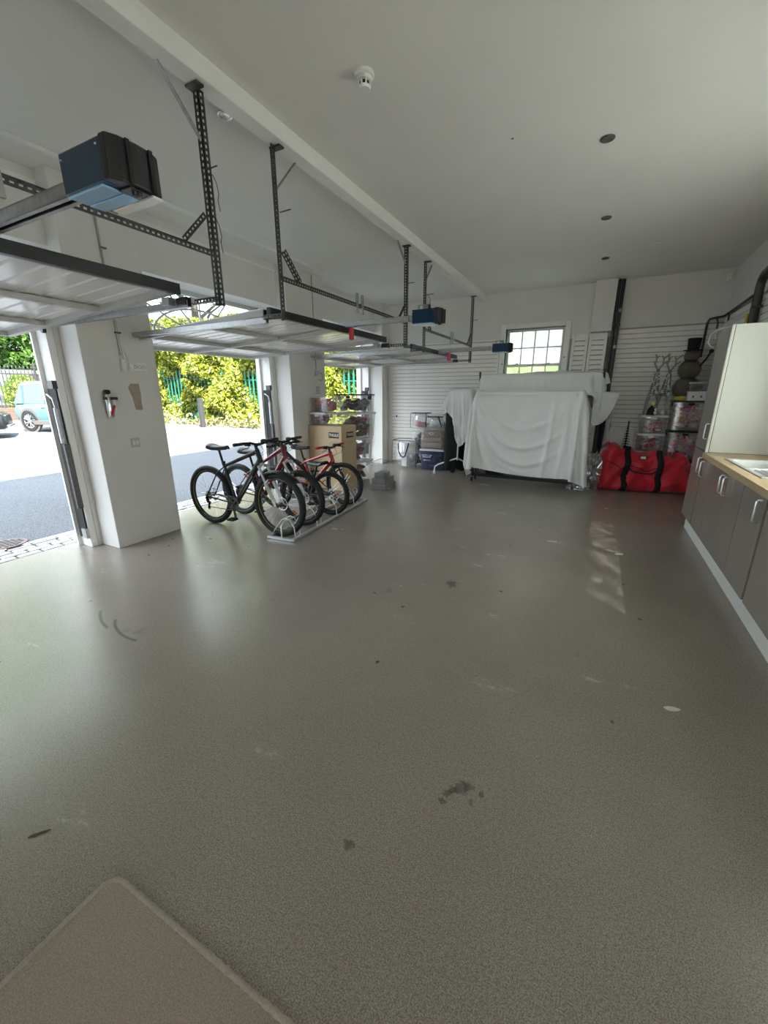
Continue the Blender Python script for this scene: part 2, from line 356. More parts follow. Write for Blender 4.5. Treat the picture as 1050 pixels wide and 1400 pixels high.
MB().box(-4.12, -4.03, YB-.035, YB, 0, 2.44).box(WX0-.13, WX0-.095, YB-.03, YB, 0, 2.44).build('corner_trim', M['trim'], wb, bevel=.004)
MB().box(-4.03, WX0-.1, YB-.03, YB, 2.43, 2.455).build('top_trim', M['slat'], wb)
struct('trim_1', B(-.29, .02, YB-.16, YB, 2.47, ZC), M['wall'], bevel=.004)
wr = struct('wall_right')
RW0, RW1, RZ0, RZ1 = 2.1, 4.5, 1.05, 2.5
MB().box(XR, XR+.3, YF-.3, RW0, 0, ZC).box(XR, XR+.3, RW1, YB+.3, 0, ZC).box(XR, XR+.3, RW0, RW1, 0, RZ0).box(XR, XR+.3, RW0, RW1, RZ1, ZC).build('wall_panel', M['wall'], wr)
MB().box(XR-.012, XR, 5.62, YB, .02, 2.6).build('backing_board', M['slatback'], wr)
rb = None
for i in range(34):
    if rb is None:
        rb = MB().prism([(0, 0), (-.013, .003), (-.013, .0605), (-.004, .0685), (0, .0685)], 0, YB-.03-5.62, lambda a, b, h: (a, h, b)).build('siding_board', M['slat'], wr, local=True); o = rb
    else: o = rb.copy(); COL.objects.link(o); o.parent = wr
    o.location = (XR-.012, 5.62, .04+i*.0745)
wf = struct('wall_front')
MB().box(XO, -.2, YF-.3, YF, 0, ZC).box(1.2, XR+.3, YF-.3, YF, 0, ZC).box(-.2, 1.2, YF-.3, YF, 2.5, ZC).build('wall_panel', M['wall'], wf)
struct('baseboard_right', B(1.05, 1.075, 2.02, 4.02, 0, .14), M['trim'])
bb2 = MB().box(1.05, 1.075, 4.025, 5.56, 0, .14).build('baseboard_right', M['trim']); bb2['kind'] = 'structure'
# ceiling beam
bm_ = struct('ceiling_beam', B(-2.235, -2.12, YF, YB, 3.13, ZC), M['trim'], bevel=.004)
# conduit along the ceiling
MB().box(-3.9, -3.868, YF, 5.62, ZC-.028, ZC).build('trim_2', M['white'])['kind'] = 'structure'

# windows
frost = clear('frosted_pane', (.9, .95, .95), .05, .85, (.92, .96, .95), .3)
frost2 = clear('pale_green_frosted_pane', (.85, .95, .75), .05, .85, (.78, .90, .62), .3)  # green reflection on the panes put into their colour
def sash_window(name, x0, x1, z0, z1):
    w = struct(name); y = YB+.06
    MB().box(x0-.09, x0, YB-.03, YB+.2, z0-.06, z1+.08).box(x1, x1+.09, YB-.03, YB+.2, z0-.06, z1+.08).box(x0, x1, YB-.029, YB+.2, z1, z1+.079).box(x0-.12, x1+.12, YB-.06, YB+.2, z0-.12, z0-.06).build('window_frame', M['trim'], w, bevel=.006)
    zm = 1.99
    for (a, b, yy, rows) in ((zm-.02, z1, y+.05, 2), (z0, zm+.02, y, 3)):
        s = MB().box(x0, x0+.05, yy, yy+.04, a, b).box(x1-.05, x1, yy, yy+.04, a, b).box(x0+.05, x1-.05, yy, yy+.04, b-.045, b).box(x0+.05, x1-.05, yy, yy+.04, a, a+.045).build('sash', M['trim'], w, bevel=.004)
        gx = [x0+.05+(x1-x0-.1)*k/4 for k in range(5)]; gzz = [a+.045+(b-a-.09)*k/rows for k in range(rows+1)]
        for k in range(1, 4): MB().box(gx[k]-.011, gx[k]+.011, yy+.002, yy+.038, a+.045, b-.045).build('glazing_bar', M['trim'], s)
        for k in range(1, rows): MB().box(x0+.05, x1-.05, yy+.003, yy+.037, gzz[k]-.011, gzz[k]+.011).build('glazing_bar', M['trim'], s)
        for i in range(4):
            for j in range(rows): MB().box(gx[i], gx[i+1], yy+.018, yy+.022, gzz[j], gzz[j+1]).build('pane', frost2 if (rows == 3 and j == 2) else frost, s)
    for x in (x0+.2, x1-.25): MB().box(x, x+.05, y-.02, y+.03, zm+.02, zm+.035).tube([(x+.01, y-.015, zm+.035), (x+.025, y-.02, zm+.045), (x+.04, y-.015, zm+.035)], .005, 6).build('sash_lift', M['steel'], w)
    for x in (x0-.03, x1+.03): MB().ball((x, YB-.032, 2.02 if x < -1 else 2.1), .012, 8, 6).build('lock_stud', M['iron'], w)
    return w
sash_window('window_1', WX0, WX1, WZ0, WZ1)
# frosted window over the sink (beyond the right edge of the frame) and an added one behind the camera
w5 = struct('window_2')
MB().box(XR+.1, XR+.16, RW0, RW0+.05, RZ0, RZ1).box(XR+.1, XR+.16, RW1-.05, RW1, RZ0, RZ1).box(XR+.1, XR+.16, RW0, RW1, RZ0, RZ0+.05).box(XR+.1, XR+.16, RW0, RW1, RZ1-.05, RZ1).box(XR+.1, XR+.16, 3.37, 3.43, RZ0, RZ1).build('window_frame', M['trim'], w5)
for a, b in ((RW0+.05, 3.37), (3.43, RW1-.05)): MB().box(XR+.125, XR+.13, a, b, RZ0+.05, RZ1-.05).build('pane', frost, w5)
w6 = struct('window_3')  # unseen glazing, added to brighten the room from behind
mb = MB().box(-.2, 1.2, YF-.2, YF-.14, 2.44, 2.5).box(-.2, 1.2, YF-.2, YF-.14, 0, .06)
for x in (-.2, .47, 1.14): mb.box(x, x+.06, YF-.2, YF-.14, 0, 2.5)
mb.build('window_frame', M['trim'], w6)
for x in (-.14, .53): MB().box(x, x+.61, YF-.172, YF-.168, .06, 2.44).build('pane', GL, w6)

# fanlights and garage doors
def fanlight(name, y0, y1):
    w = struct(name); X = -4.62; z0, z1 = 2.13, 2.70; ym = (y0+y1)/2; h = (y1-y0)/2
    MB().box(X-.05, X, y0, y1, z1-.05, z1).box(X-.05, X, y0, y1, z0, z0+.05).box(X-.05, X, y0, y0+.05, z0, z1).box(X-.05, X, y1-.05, y1, z0, z1).build('window_frame', M['doorframe'], w)
    for rr in (.33, .66):
        MB().tube([(X-.025, ym+h*rr*math.cos(t), z0+.04+(.9*rr)*(z1-z0)*math.sin(t)) for t in np.linspace(0, PI, 18)], .012, 6).build('glazing_bar', M['doorframe'], w)
    for t in np.linspace(.25, PI-.25, 7):
        MB().tube([(X-.025, ym+h*s_*math.cos(t+.0), z0+.04+(z1-z0-.06)*min(1, s_*math.sin(t)*1.05)) for s_ in (.33, .6, .95)], .011, 6).build('glazing_bar', M['doorframe'], w)
    MB().box(X-.03, X-.026, y0+.04, y1-.04, z0+.04, z1-.04).build('pane', GL, w)
for k, (a, b) in enumerate(OP): fanlight('window_%d' % (k+4), a, b)
def garage_door(name, oy0, oy1, y0, y1):
    d = struct(name)
    # opening frame
    MB().box(-4.62, -4.43, oy0, oy0+.06, 0, 2.13).box(-4.62, -4.43, oy1-.06, oy1, 0, 2.13).box(-4.62, -4.45, oy0, oy1, 2.08, 2.14).build('door_frame', M['trim'], d, bevel=.003)
    for s_, yj in ((1, oy0+.062), (-1, oy1-.062)):
        q = lambda a, b: (min(yj+s_*a, yj+s_*b), max(yj+s_*a, yj+s_*b))
        g = MB().box(-4.58, -4.445, *q(0, .012), .1, 1.55).build('guide_channel', M['black'], d)
        MB().box(-4.625, -4.60, *q(-.002, .035), 0, 2.08).build('frame_lip', M['trim'], d)
        MB().box(-4.45, -4.42, *q(0, .05), .42, 1.05).build('spring_cover', M['iron'], d, bevel=.004)
        MB().tube([(-4.44, yj+s_*.045, 1.06), (-4.44, yj+s_*.045, 1.38)], .02, 10).tube([(-4.44, yj+s_*.045, 1.38), (-4.46, yj+s_*.045, 1.46), (-4.53, yj+s_*.05, 1.5)], .009, 8).build('spring_tube', M['galv'], d, smooth=40)
        MB().box(-4.5, -4.42, *q(0, .04), 1.55, 1.62).build('top_bracket', M['blackpl'], d)
        MB().box(-4.5, -4.43, *q(0, .03), .1, .2).build('foot_bracket', M['galv'], d)
        MB().lathe([(.022, 0), (.022, .03)], 10, (-4.42, yj+s_*.0, 2.04), (0, s_, 0)).build('roller', M['blackpl'], d, smooth=40)
    # the leaf, swung up under the ceiling: local u runs from the inner edge outwards
    xi, xo, zi, zo = -2.46, -4.66, 2.105, 1.985
    def P(x, dz): return zi+(zo-zi)*(x-xi)/(xo-xi)+dz
    def rail(x, w, h, ya, yb, n='frame_rail', m=None):
        MB().box(x-w/2, x+w/2, ya, yb, P(x, -.0), P(x, h)).build(n, m or M['doorframe'], d, bevel=.003)
    def stile(y, w, h, n='frame_stile'):
        MB().add([(x, y+j*w/2, P(x, dz)) for x in (xi, xo) for j in (-1, 1) for dz in (0, h)], [(0, 1, 3, 2), (4, 6, 7, 5), (0, 4, 5, 1), (2, 3, 7, 6), (0, 2, 6, 4), (1, 5, 7, 3)]).build(n, M['doorframe'], d, bevel=.003)
    rail(xi-.02, .045, .045, y0, y1); rail(xo+.02, .05, .045, y0, y1)
    for fx in (.36, .70): rail(xi+(xo-xi)*fx, .05, .035, y0, y1)
    stile(y0+.025, .05, .05); stile(y1-.025, .05, .05); stile((y0+y1)/2, .05, .03)
    MB().box(xi, xi+.035, y0, y1, P(xi, -.005), P(xi, .055)).build('seal_strip', M['blackpl'], d)
    n = 16; bw = (y1-y0)/n; src = None
    for i in range(n):
        if src is None:
            src = MB().add([(x, yy, P(x, .05)+dz) for x in (xi-.005, xo) for yy, dz in ((.003, 0), (.012, -.012), (bw-.012, -.012), (bw-.003, 0), (bw-.003, .008), (.003, .008))],
                [(0, 1, 7, 6), (1, 2, 8, 7), (2, 3, 9, 8), (3, 4, 10, 9), (4, 5, 11, 10), (5, 0, 6, 11), (0, 5, 4, 3, 2, 1), (6, 7, 8, 9, 10, 11)]).build('door_board', M['doorskin'], d, local=True); o = src
        else: o = src.copy(); COL.objects.link(o); o.parent = d
        o.location = (0, y0+i*bw, 0)
    # side tracks, buffers
    for yy in (y0-.05, y1+.05):
        MB().box(-4.45, -2.42, yy-.018, yy+.018, 2.035, 2.04).box(-4.45, -2.42, yy-.018, yy-.014, 2.04, 2.075).box(-4.45, -2.42, yy+.014, yy+.018, 2.04, 2.075).build('side_track', M['galv'], d)
        if yy > y1: MB().box(-2.52, -2.42, yy-.022, yy+.022, 2.045, 2.095).build('track_buffer', M['blackpl'], d, bevel=.008)
        if yy > y1: MB().box(-2.62, -2.55, yy-.05, yy+.03, 2.05, 2.10).build('roller_bracket', M['galv'], d, bevel=.004)
    return d
DY = [(-.12, 1.93), (2.74, 4.79), (5.58, 7.64)]
for k in range(3): garage_door('door_%d' % (k+1), *OP[k], *DY[k])

# ------------------------------------------------------------------ slotted steel hangers
def slotted(p0, p1, u, v, w=.04, t=.0035, pitch=.03, hole=.0165, hw=.013):
    """an L-shaped angle from p0 to p1 whose two flanges run along u and v, each punched with a row of real holes"""
    mb = MB(); p0, p1 = Vector(p0), Vector(p1); d = (p1-p0); L = d.length; d.normalize()
    for a, b in ((Vector(u), Vector(v)), (Vector(v), Vector(u))):
        def slab(s0, s1, e0, e1):
            vs = [p0+d*s+a*e+b*h for s in (s0, s1) for e in (e0, e1) for h in (0, t)]
            mb.add(vs, [(0, 1, 3, 2), (4, 6, 7, 5), (0, 4, 5, 1), (2, 3, 7, 6), (0, 2, 6, 4), (1, 5, 7, 3)])
        m0, m1 = (w-hw)/2, (w+hw)/2
        slab(0, L, 0, m0); slab(0, L, m1, w)
        n = int(L/pitch)
        for i in range(n+1):
            s0 = i*pitch; s1 = min(L, s0+pitch-hole)
            if s1 > s0: slab(s0, s1, m0, m1)
    return mb
def hanger(label, ya, yb, braces, studs):
    t = thing('door_track_hanger', label, 'hanger', (-2.2, ya, 2.04), 0, 'slotted steel hangers under the ceiling beam')
    X = -2.2
    for y, s in ((ya, 1), (yb, -1)):
        q = slotted((X, y, 2.035), (X, y, 3.128), (-1, 0, 0), (0, -s, 0)).build('post', M['darkmetal'], t)
        MB().box(X-.045, X+.045, y-.005 if s > 0 else y-.045, y+.045 if s > 0 else y+.005, 3.118, 3.129).build('top_plate', M['darkmetal'], t)
        slotted((X, y+s*.03, 2.5), (X, y+s*.2, 2.325), (-1, 0, 0), (0, s*.7, .7), w=.032).build('gusset', M['darkmetal'], t)
        MB().add(slotted((X-.01, y-.004, 2.055), (-2.42, y-.004, 2.055), (0, s, 0), (0, 0, 1), w=.032).v, slotted((X-.01, y-.004, 2.055), (-2.42, y-.004, 2.055), (0, s, 0), (0, 0, 1), w=.032).f).build('track_strap', M['darkmetal'], t)
        MB().tube([(X+.0, y+s*.01, 2.74), (X+.10, y+s*.01, 2.742)], .004, 6).build('stud', M['darkmetal'], t)
    slotted((X, ya, 2.335), (X, yb, 2.335), (-1, 0, 0), (0, 0, -1), w=.036).build('cross_bar', M['darkmetal'], t)
    for (y0, z0, y1, z1) in braces:
        MB().bar((X-.02, y0, z0), (X-.02, y1, z1), .022, .006).build('strap_brace', M['galv'], t)
    for y, z in studs:
        MB().tube([(X-.005, y, z+.02), (X+.03, y, z), (X+.05, y, z-.04), (X+.045, y+.015, z-.09), (X+.06, y-.01, z-.13), (X+.05, y+.01, z-.18)], .0022, 5).build('wire_tail', M['black'], t)
    ym = (ya+yb)/2
    for dy in (-.05, .05): MB().box(X-.01, X+.01, ym+dy-.012, ym+dy+.012, 2.245, 2.42).build('opener_strap', M['galv'], t)
    return t
hanger('slotted steel hanger of the nearest raised garage door, one post in view', -.16, 2.03, [(1.80, 3.128, 2.03, 2.90)], [(2.05, 2.72), (2.04, 2.5)])
hanger('slotted steel hanger over the middle garage door, two posts joined by a cross bar', 2.65, 4.88, [(2.89, 3.128, 2.66, 2.88), (4.66, 3.128, 4.87, 2.95)], [])
hanger('slotted steel hanger over the farthest garage door, beside the back wall', 5.5, 7.74, [(5.72, 3.128, 5.52, 2.92)], [(5.52, 2.72)])

# ------------------------------------------------------------------ garage door openers
def opener(label, x0, yc, z, xt):
    t = thing('garage_door_opener', label, 'door opener', (x0, yc, z), 0, 'blue garage door openers')
    w, h, L1, L2 = .085, .115, .222, .27
    ch = .02
    sec = [(-w, .028), (-w, h-.0), (w, h), (w, .028), (w-.055, 0), (-w+.055, 0)]
    MB().box(x0, x0+L1, yc-w, yc+w, z, z+h).build('motor_housing', M['blue'], t, bevel=.004)
    MB().prism([(0, -w-.002), (.034, -w-.002), (.050, -w+.03), (.055, 0), (.050, w-.03), (.034, w+.002), (0, w+.002)], z-.001, z+h+.004, lambda a, b, c: (x0+L1+a, yc+b, c)).build('end_cap', M['blackpl'], t, bevel=.006)
    for yy in (-.03, .045): MB().box(x0+L1+.048, x0+L1+.059, yc+yy-.006, yc+yy+.006, z, z+h+.002).build('cap_rib', M['black'], t)
    MB().box(x0+.005, x0+L1-.02, yc-w+.004, yc-.018, z-.008, z+.0).build('bottom_cover', M['bluelight'], t, bevel=.003)
    MB().box(x0+.005, x0+L1-.02, yc-.014, yc+w-.045, z-.008, z+.0).build('bottom_cover', M['bluelight'], t, bevel=.003)
    MB().box(x0+.04, x0+L1+.045, yc+w-.042, yc+w-.002, z-.010, z-.001).build('lamp_lens', M['lens'], t, bevel=.003)
    MB().box(x0+L1-.03, x0+L1+.04, yc-.03, yc+w-.048, z-.006, z-.0012).build('button_plate', M['blackpl'], t, bevel=.002)
    MB().lathe([(.016, 0), (.014, -.010), (.004, -.012)], 14, (x0+L1+.02, yc+.005, z-.006)).build('button', M['blackpl'], t, smooth=40)
    for xx, zz in ((x0+.012, z+h-.02), (x0+L1-.015, z+h-.018)): MB().lathe([(.004, 0), (.003, .002)], 8, (xx, yc-w, zz), (0, -1, 0)).build('screw', M['chrome'], t)
    # rail: inverted C channel running to the door head
    zr = z+.055; xe = -4.25
    MB().box(xe, x0+.002, yc-.026, yc+.026, zr+.022, zr+.026).box(xe, x0+.002, yc-.026, yc-.022, zr-.02, zr+.024).box(xe, x0+.002, yc+.022, yc+.026, zr-.02, zr+.024).box(xe, x0+.002, yc-.026, yc-.009, zr-.022, zr-.018).box(xe, x0+.002, yc+.009, yc+.026, zr-.022, zr-.018).build('drive_rail', M['galv'], t)
    MB().box(xe, x0, yc-.012, yc+.012, zr-.006, zr+.006).build('drive_belt', M['black'], t)
    MB().box(x0-.06, x0-.055, yc-.03, yc+.03, zr-.026, zr+.03).build('rail_clip', M['iron'], t)
    br = MB().box(x0+.03, x0+.045, yc-.012, yc-.006, z+h, z+h+.05).box(x0+.13, x0+.15, yc-.012, yc-.006, z+h, z+h+.05).box(x0+.03, x0+.15, yc-.012, yc-.006, z+h+.043, z+h+.05).box(x0+.085, x0+.15, yc-.012, yc-.006, z+h+.012, z+h+.05).box(x0+.03, x0+.15, yc-.02, yc+.02, z+h, z+h+.003)
    br.build('mounting_bracket', M['galv'], t)
    MB().tube([(x0+L1+.02, yc+w*.2, z+h), (x0+L1+.01, yc+w*.25, z+h+.03), (x0+L1-.03, yc+w*.3, z+h+.035), (x0+L1-.06, yc+w*.35, z+h)], .004, 6).build('cable', M['white'], t, smooth=60)
    MB().box(xt-.11, xt+.05, yc-.03, yc+.03, zr-.03, zr-.022).build('trolley', M['galv'], t, bevel=.003)
    MB().lathe([(.012, -.03), (.028, -.04), (.028, -.135), (.022, -.147), (.012, -.149)], 14, (xt, yc, zr)).build('release_handle', M['red'], t, smooth=40)
    MB().bar((xt-.06, yc, zr-.03), (-2.47, yc-.02, 2.125), .02, .006, (0, 1, 0)).bar((xt-.09, yc+.02, zr-.03), (-2.47, yc+.09, 2.125), .016, .005, (0, 1, 0)).build('pull_arm', M['galv'], t)
    return t
opener('large blue and black door opener nearest the camera, over the first doorway', -1.67, 1.015, 2.135, -2.9)
opener('blue door opener with a red pull handle over the second doorway', -1.655, 3.875, 2.125, -2.37)
opener('small blue door opener in front of the sash window, over the third doorway', -1.545, 6.66, 2.095, -2.25)

# ------------------------------------------------------------------ on the ceiling
t = thing('smoke_detector', 'white smoke detector on the ceiling', 'smoke detector', (-1.42, 2.53, ZC))
MB().lathe([(.055, 0), (.057, -.014), (.05, -.02)], 28, (-1.42, 2.53, ZC)).build('base', M['white'], t, smooth=35)
MB().lathe([(.042, -.02), (.046, -.028), (.044, -.04), (.03, -.041)], 28, (-1.42, 2.53, ZC)).build('body', M['white'], t, smooth=35)
MB().lathe([(.027, -.04), (.027, -.062)], 20, (-1.42, 2.53, ZC)).build('sensing_chamber', M['blackpl'], t)
mb = MB()
for k in range(8): a = k*PI/4; mb.box(-1.42+.034*math.cos(a)-.004, -1.42+.034*math.cos(a)+.004, 2.53+.034*math.sin(a)-.004, 2.53+.034*math.sin(a)+.004, ZC-.064, ZC-.04)
mb.build('cage', M['white'], t)
MB().lathe([(.036, -.062), (.03, -.075), (.012, -.079)], 24, (-1.42, 2.53, ZC)).build('cap', M['white'], t, smooth=35)
def downlight(x, y, label, m1, m2=M['steel']):
    t = thing('recessed_downlight', label, 'ceiling light', (x, y, ZC), 0, 'recessed ceiling spotlights')
    MB().torus((x, y, ZC-.003), .042, .008, (0, 0, 1), 28, 8).build('bezel', m1, t, smooth=60)
    MB().lathe([(.036, -.002), (.03, -.008), (.02, -.006), (.0, -.002)], 24, (x, y, ZC), cap=False).build('bulb', m2, t, smooth=40)
    MB().lathe([(.037, -.001), (.0, -.0015)], 24, (x, y, ZC), cap=False).build('reflector', M['iron'], t)
for (x, y), lb in (((-.187, 3.86), 'first recessed spotlight on the right of the ceiling, largest in view'), ((-.18, 5.40), 'second recessed spotlight on the ceiling, middle one of the row of three'), ((-.176, 6.88), 'third recessed spotlight on the ceiling, nearest the back wall')): downlight(x, y, lb, M['iron'], M['iron'])
downlight(-2.40, 2.42, 'chrome recessed spotlight beside the ceiling beam', M['chrome'])
tag(MB().lathe([(.04, 0), (.04, -.004), (.01, -.006)], 20, (.38, 6.5, ZC)).build('blanking_plate', M['white'], smooth=40), 'flat white blanking plate on the ceiling near the right corner', 'cover plate')
t = thing('motion_sensor', 'white motion sensor high in the back right corner', 'sensor', (1.46, YB-.05, 3.1))
MB().prism([(-.035, 0), (.035, 0), (.03, -.035), (0, -.05), (-.03, -.035)], 3.06, 3.17, lambda a, b, h: (1.46+a, YB+b, h)).build('body', M['white'], t, bevel=.008)
MB().box(1.435, 1.485, YB-.052, YB-.03, 3.075, 3.115).build('lens', M['lens'], t, bevel=.006)
tag(MB().lathe([(.008, 0), (.008, -.003), (.001, -.004)], 10, (-.79, 3.55, ZC)).build('screw_plug', M['iron']), 'tiny dark plug in the middle of the ceiling', 'plug')

# ------------------------------------------------------------------ things on the pillars
XF = XP
t = thing('wall_cable', 'grey cable clipped down the nearest pillar to its socket strip', 'cable', (XF, 2.52, 1.8))
MB().tube([(XF+.011, 2.50, ZC-.03), (XF+.011, 2.515, 2.4), (XF+.011, 2.525, 1.86)], .009, 8).build('conduit', M['galv'], t, smooth=50)
for z in (2.05, 2.3, 2.75): MB().box(XF, XF+.022, 2.503, 2.555, z, z+.012).build('clip', M['iron'], t)
for dy in (.0, .025): MB().tube([(XF+.012, 2.535+dy*.2, 1.95), (XF+.02, 2.545+dy, 1.88), (XF+.02, 2.555+dy*1.6, 1.81)], .004, 6).build('flex', M['white'], t, smooth=60)
t = thing('socket_strip', 'white socket strip with plugs high on the nearest pillar', 'socket', (XF, 2.62, 1.75))
MB().box(XF, XF+.035, 2.505, 2.545, 1.71, 1.82).build('junction_box', M['white'], t, bevel=.004)
MB().box(XF, XF+.03, 2.55, 2.75, 1.715, 1.80).build('socket_body', M['white'], t, bevel=.004)
for k in range(3): MB().torus((XF+.031, 2.635+.042*k, 1.757), .015, .003, (1, 0, 0), 16, 6).build('socket_ring', M['doorframe'], t, smooth=60)
MB().box(XF+.03, XF+.06, 2.56, 2.605, 1.725, 1.79).build('plug', M['white'], t, bevel=.006)
t = thing('tool_clip', 'silver canister with black cap and red stripe on the nearest pillar', 'canister', (XF, 2.32, 1.4))
MB().lathe([(.022, 0), (.024, .01), (.024, .19), (.018, .205), (.016, .215)], 16, (XF+.03, 2.315, 1.29)).build('body', M['chrome'], t, smooth=40)
MB().lathe([(.017, 0), (.020, .005), (.020, .16), (.012, .17)], 14, (XF+.026, 2.362, 1.29)).build('side_tube', M['white'], t, smooth=40)
MB().lathe([(.022, 0), (.028, .008), (.028, .03), (.02, .04)], 14, (XF+.03, 2.32, 1.50)).build('cap', M['blackpl'], t, smooth=40)
MB().box(XF, XF+.05, 2.29, 2.40, 1.45, 1.475).build('bracket', M['blackpl'], t, bevel=.004)
MB().bar((XF+.052, 2.315, 1.31), (XF+.052, 2.355, 1.40), .02, .004, (1, 0, 0)).build('stripe', M['red'], t)
pl = [(2.545, 1.565), (2.575, 1.60), (2.655, 1.60), (2.662, 1.52), (2.655, 1.40), (2.66, 1.355), (2.64, 1.345), (2.59, 1.35), (2.585, 1.36), (2.57, 1.47), (2.55, 1.535)]
tag(MB().prism(pl, XF, XF+.003, lambda a, b, h: (h, a, b)).build('plaster_patch', M['plaster']), 'bare brown plaster patch on the nearest pillar', 'patch')
t = thing('light_switch', 'white light switch on the nearest pillar below the plaster patch', 'switch', (XF, 2.52, 1.0))
MB().box(XF, XF+.009, 2.475, 2.565, .985, 1.075).build('plate', M['doorframe'], t, bevel=.003)
for k in (0, 1): MB().box(XF+.009, XF+.013, 2.49+k*.035, 2.515+k*.035, 1.01, 1.05).build('rocker', M['white'], t, bevel=.002)
t = thing('wall_cable', 'thin grey cable down the middle pillar to a small junction box', 'cable', (XF, 5.63, 1.75))
MB().tube([(XF+.008, 5.62, ZC-.02), (XF+.008, 5.63, 1.86)], .008, 8).build('conduit', M['galv'], t, smooth=50)
MB().box(XF, XF+.03, 5.59, 5.68, 1.77, 1.85).build('junction_box', M['doorframe'], t, bevel=.004)
MB().tube([(XF+.02, 5.67, 1.8), (XF+.03, 5.74, 1.82), (XF+.03, 5.77, 1.76), (XF+.03, 5.73, 1.70), (XF+.02, 5.66, 1.72)], .004, 6).build('flex', M['blackpl'], t, smooth=60)
t = thing('light_switch', 'grey double switch on the middle pillar above the stacked tubs', 'switch', (XF, 5.66, 1.55))
MB().box(XF, XF+.012, 5.615, 5.70, 1.49, 1.61).build('plate', M['galv'], t, bevel=.003)
for k in (0, 1): MB().box(XF+.012, XF+.016, 5.635, 5.68, 1.505+k*.05, 1.545+k*.05).build('rocker', M['doorframe'], t, bevel=.002)

# ------------------------------------------------------------------ pipes
t = thing('drain_pipe', 'pair of dark drain pipes running down the back wall from the ceiling', 'pipe', (.07, YB-.06, 0))
for x in (.045, .105): MB().tube([(x, YB-.075, .05), (x, YB-.075, ZC-.01)], .026, 12).build('pipe', M['pipe'], t, smooth=40)
for z in (2.0, 2.55, 1.0): MB().box(.012, .14, YB-.105, YB-.02, z, z+.02).build('bracket', M['pipe'], t)
for z in (2.2, 2.75): MB().lathe([(.031, 0), (.031, .05)], 14, (.105, YB-.075, z)).build('coupling', M['galv'], t, smooth=40)
t = thing('gas_pipe', 'dark brown pipe bending round the back right corner', 'pipe', (1.4, YB-.05, 2.5))
MB().tube([(1.30, YB-.05, 2.02), (1.30, YB-.05, 2.50), (1.32, YB-.05, 2.56), (1.40, YB-.05, 2.575), (1.45, YB-.05, 2.58), (1.485, YB-.1, 2.585), (1.485, 6.7, 2.62)], .017, 8).build('pipe', M['pipe'], t, smooth=50)
MB().tube([(1.40, YB-.05, 2.575), (1.43, YB-.05, 2.50), (1.43, YB-.05, 2.42)], .011, 8).build('branch', M['pipe'], t, smooth=50)
MB().tube([(1.485, 7.9, 2.585), (1.488, 7.9, 2.48)], .011, 8).build('branch', M['pipe'], t, smooth=50)
t = thing('soil_pipe', 'thick dark brown pipe behind the tall cabinet on the right wall', 'pipe', (1.46, 6.5, 0))
MB().tube([(1.45, 6.5, .02), (1.45, 6.5, 2.66), (1.45, 6.47, 2.72), (1.45, 6.40, 2.76), (1.45, 5.9, 2.80)], .045, 14).build('pipe', M['pipe'], t, smooth=50)
MB().box(1.40, XR-.03, 6.42, 6.45, 2.42, 2.44).build('bracket', M['pipe'], t)
tag(MB().box(1.46, 1.51, 6.85, 6.90, 2.1, 2.42).build('yellow_tape', pm('yellow_tape', (.55, .42, .05), .5)), 'yellow taped pipe end behind the tall cabinet', 'pipe')
t = thing('white_cable', 'white cable looping off the top of the tall cabinet', 'cable', (1.05, 5.6, 2.1))
MB().tube([(1.25, 5.35, 2.118), (1.1, 5.45, 2.122), (1.0, 5.58, 2.122), (.95, 5.66, 2.08), (.94, 5.66, 2.0), (.96, 5.64, 1.96), (.985, 5.63, 1.95)], .008, 7).tube([(1.2, 5.4, 2.116), (1.03, 5.5, 2.12), (.975, 5.55, 2.10), (.972, 5.57, 2.06), (.985, 5.58, 2.03)], .006, 7).build('flex', M['white'], t, smooth=60)

# ------------------------------------------------------------------ cabinets along the right wall
XC = 1.007
def handle(x, y, z, parent, h=.15):
    MB().tube([(x, y, z-h/2), (x-.022, y, z-h/2), (x-.03, y, z-h/2+.012), (x-.03, y, z+h/2-.012), (x-.022, y, z+h/2), (x, y, z+h/2)], .0065, 8).build('handle', M['steel'], parent, smooth=50)
def cabinet(label, y0, y1, doors, name='base_cabinet'):
    t = thing(name, label, 'cabinet', (1.25, (y0+y1)/2, 0), 0, 'taupe base cabinets')
    MB().box(XC+.022, XR-.02, y0, y1, .15, .86 if len(doors) < 2 or y0 < 3 else .76).build('carcass', M['panel'], t)
    for a, b, hy in doors:
        d = MB().box(XC, XC+.019, a+.003, b-.003, .16, .868).build('door', M['taupe'], t, bevel=.002)
        handle(XC, hy, .76, d)
    for y in (y0+.06, y1-.06): MB().lathe([(.02, 0), (.018, .15)], 8, (1.15, y, 0)).build('foot', M['blackpl'], t)
    return t
cabinet('taupe base cabinet with one door, next to the tall cabinet', 4.655, 5.085, [(4.655, 5.085, 5.03)])
cabinet('taupe base cabinet with two doors under the sink', 3.74, 4.65, [(4.20, 4.65, 4.25), (3.74, 4.195, 4.145)])
cabinet('taupe base cabinet with one door, at the right edge of the photo', 3.27, 3.735, [(3.27, 3.735, 3.33)])
cabinet('nearest taupe cabinet, cut off by the right edge of the photo', 2.02, 3.235, [(2.63, 3.235, 2.70), (2.02, 2.625, 2.56)])
t = thing('tall_cabinet', 'tall taupe cabinet with cream side panel at the end of the worktop', 'cabinet', (1.25, 5.35, 0))
MB().box(XC+.024, XR-.02, 5.094, 5.112, .922, 2.10).build('side_panel', M['panel'], t, bevel=.002)
MB().box(XC-.004, XC+.018, 5.086, 5.113, .922, 2.10).build('panel_edge', M['panel'], t, bevel=.002)
MB().box(XC+.016, XC+.03, 5.099, 5.111, .922, 2.09).build('gap_filler', M['blackpl'], t)  # black strip standing in for the shade in the gap
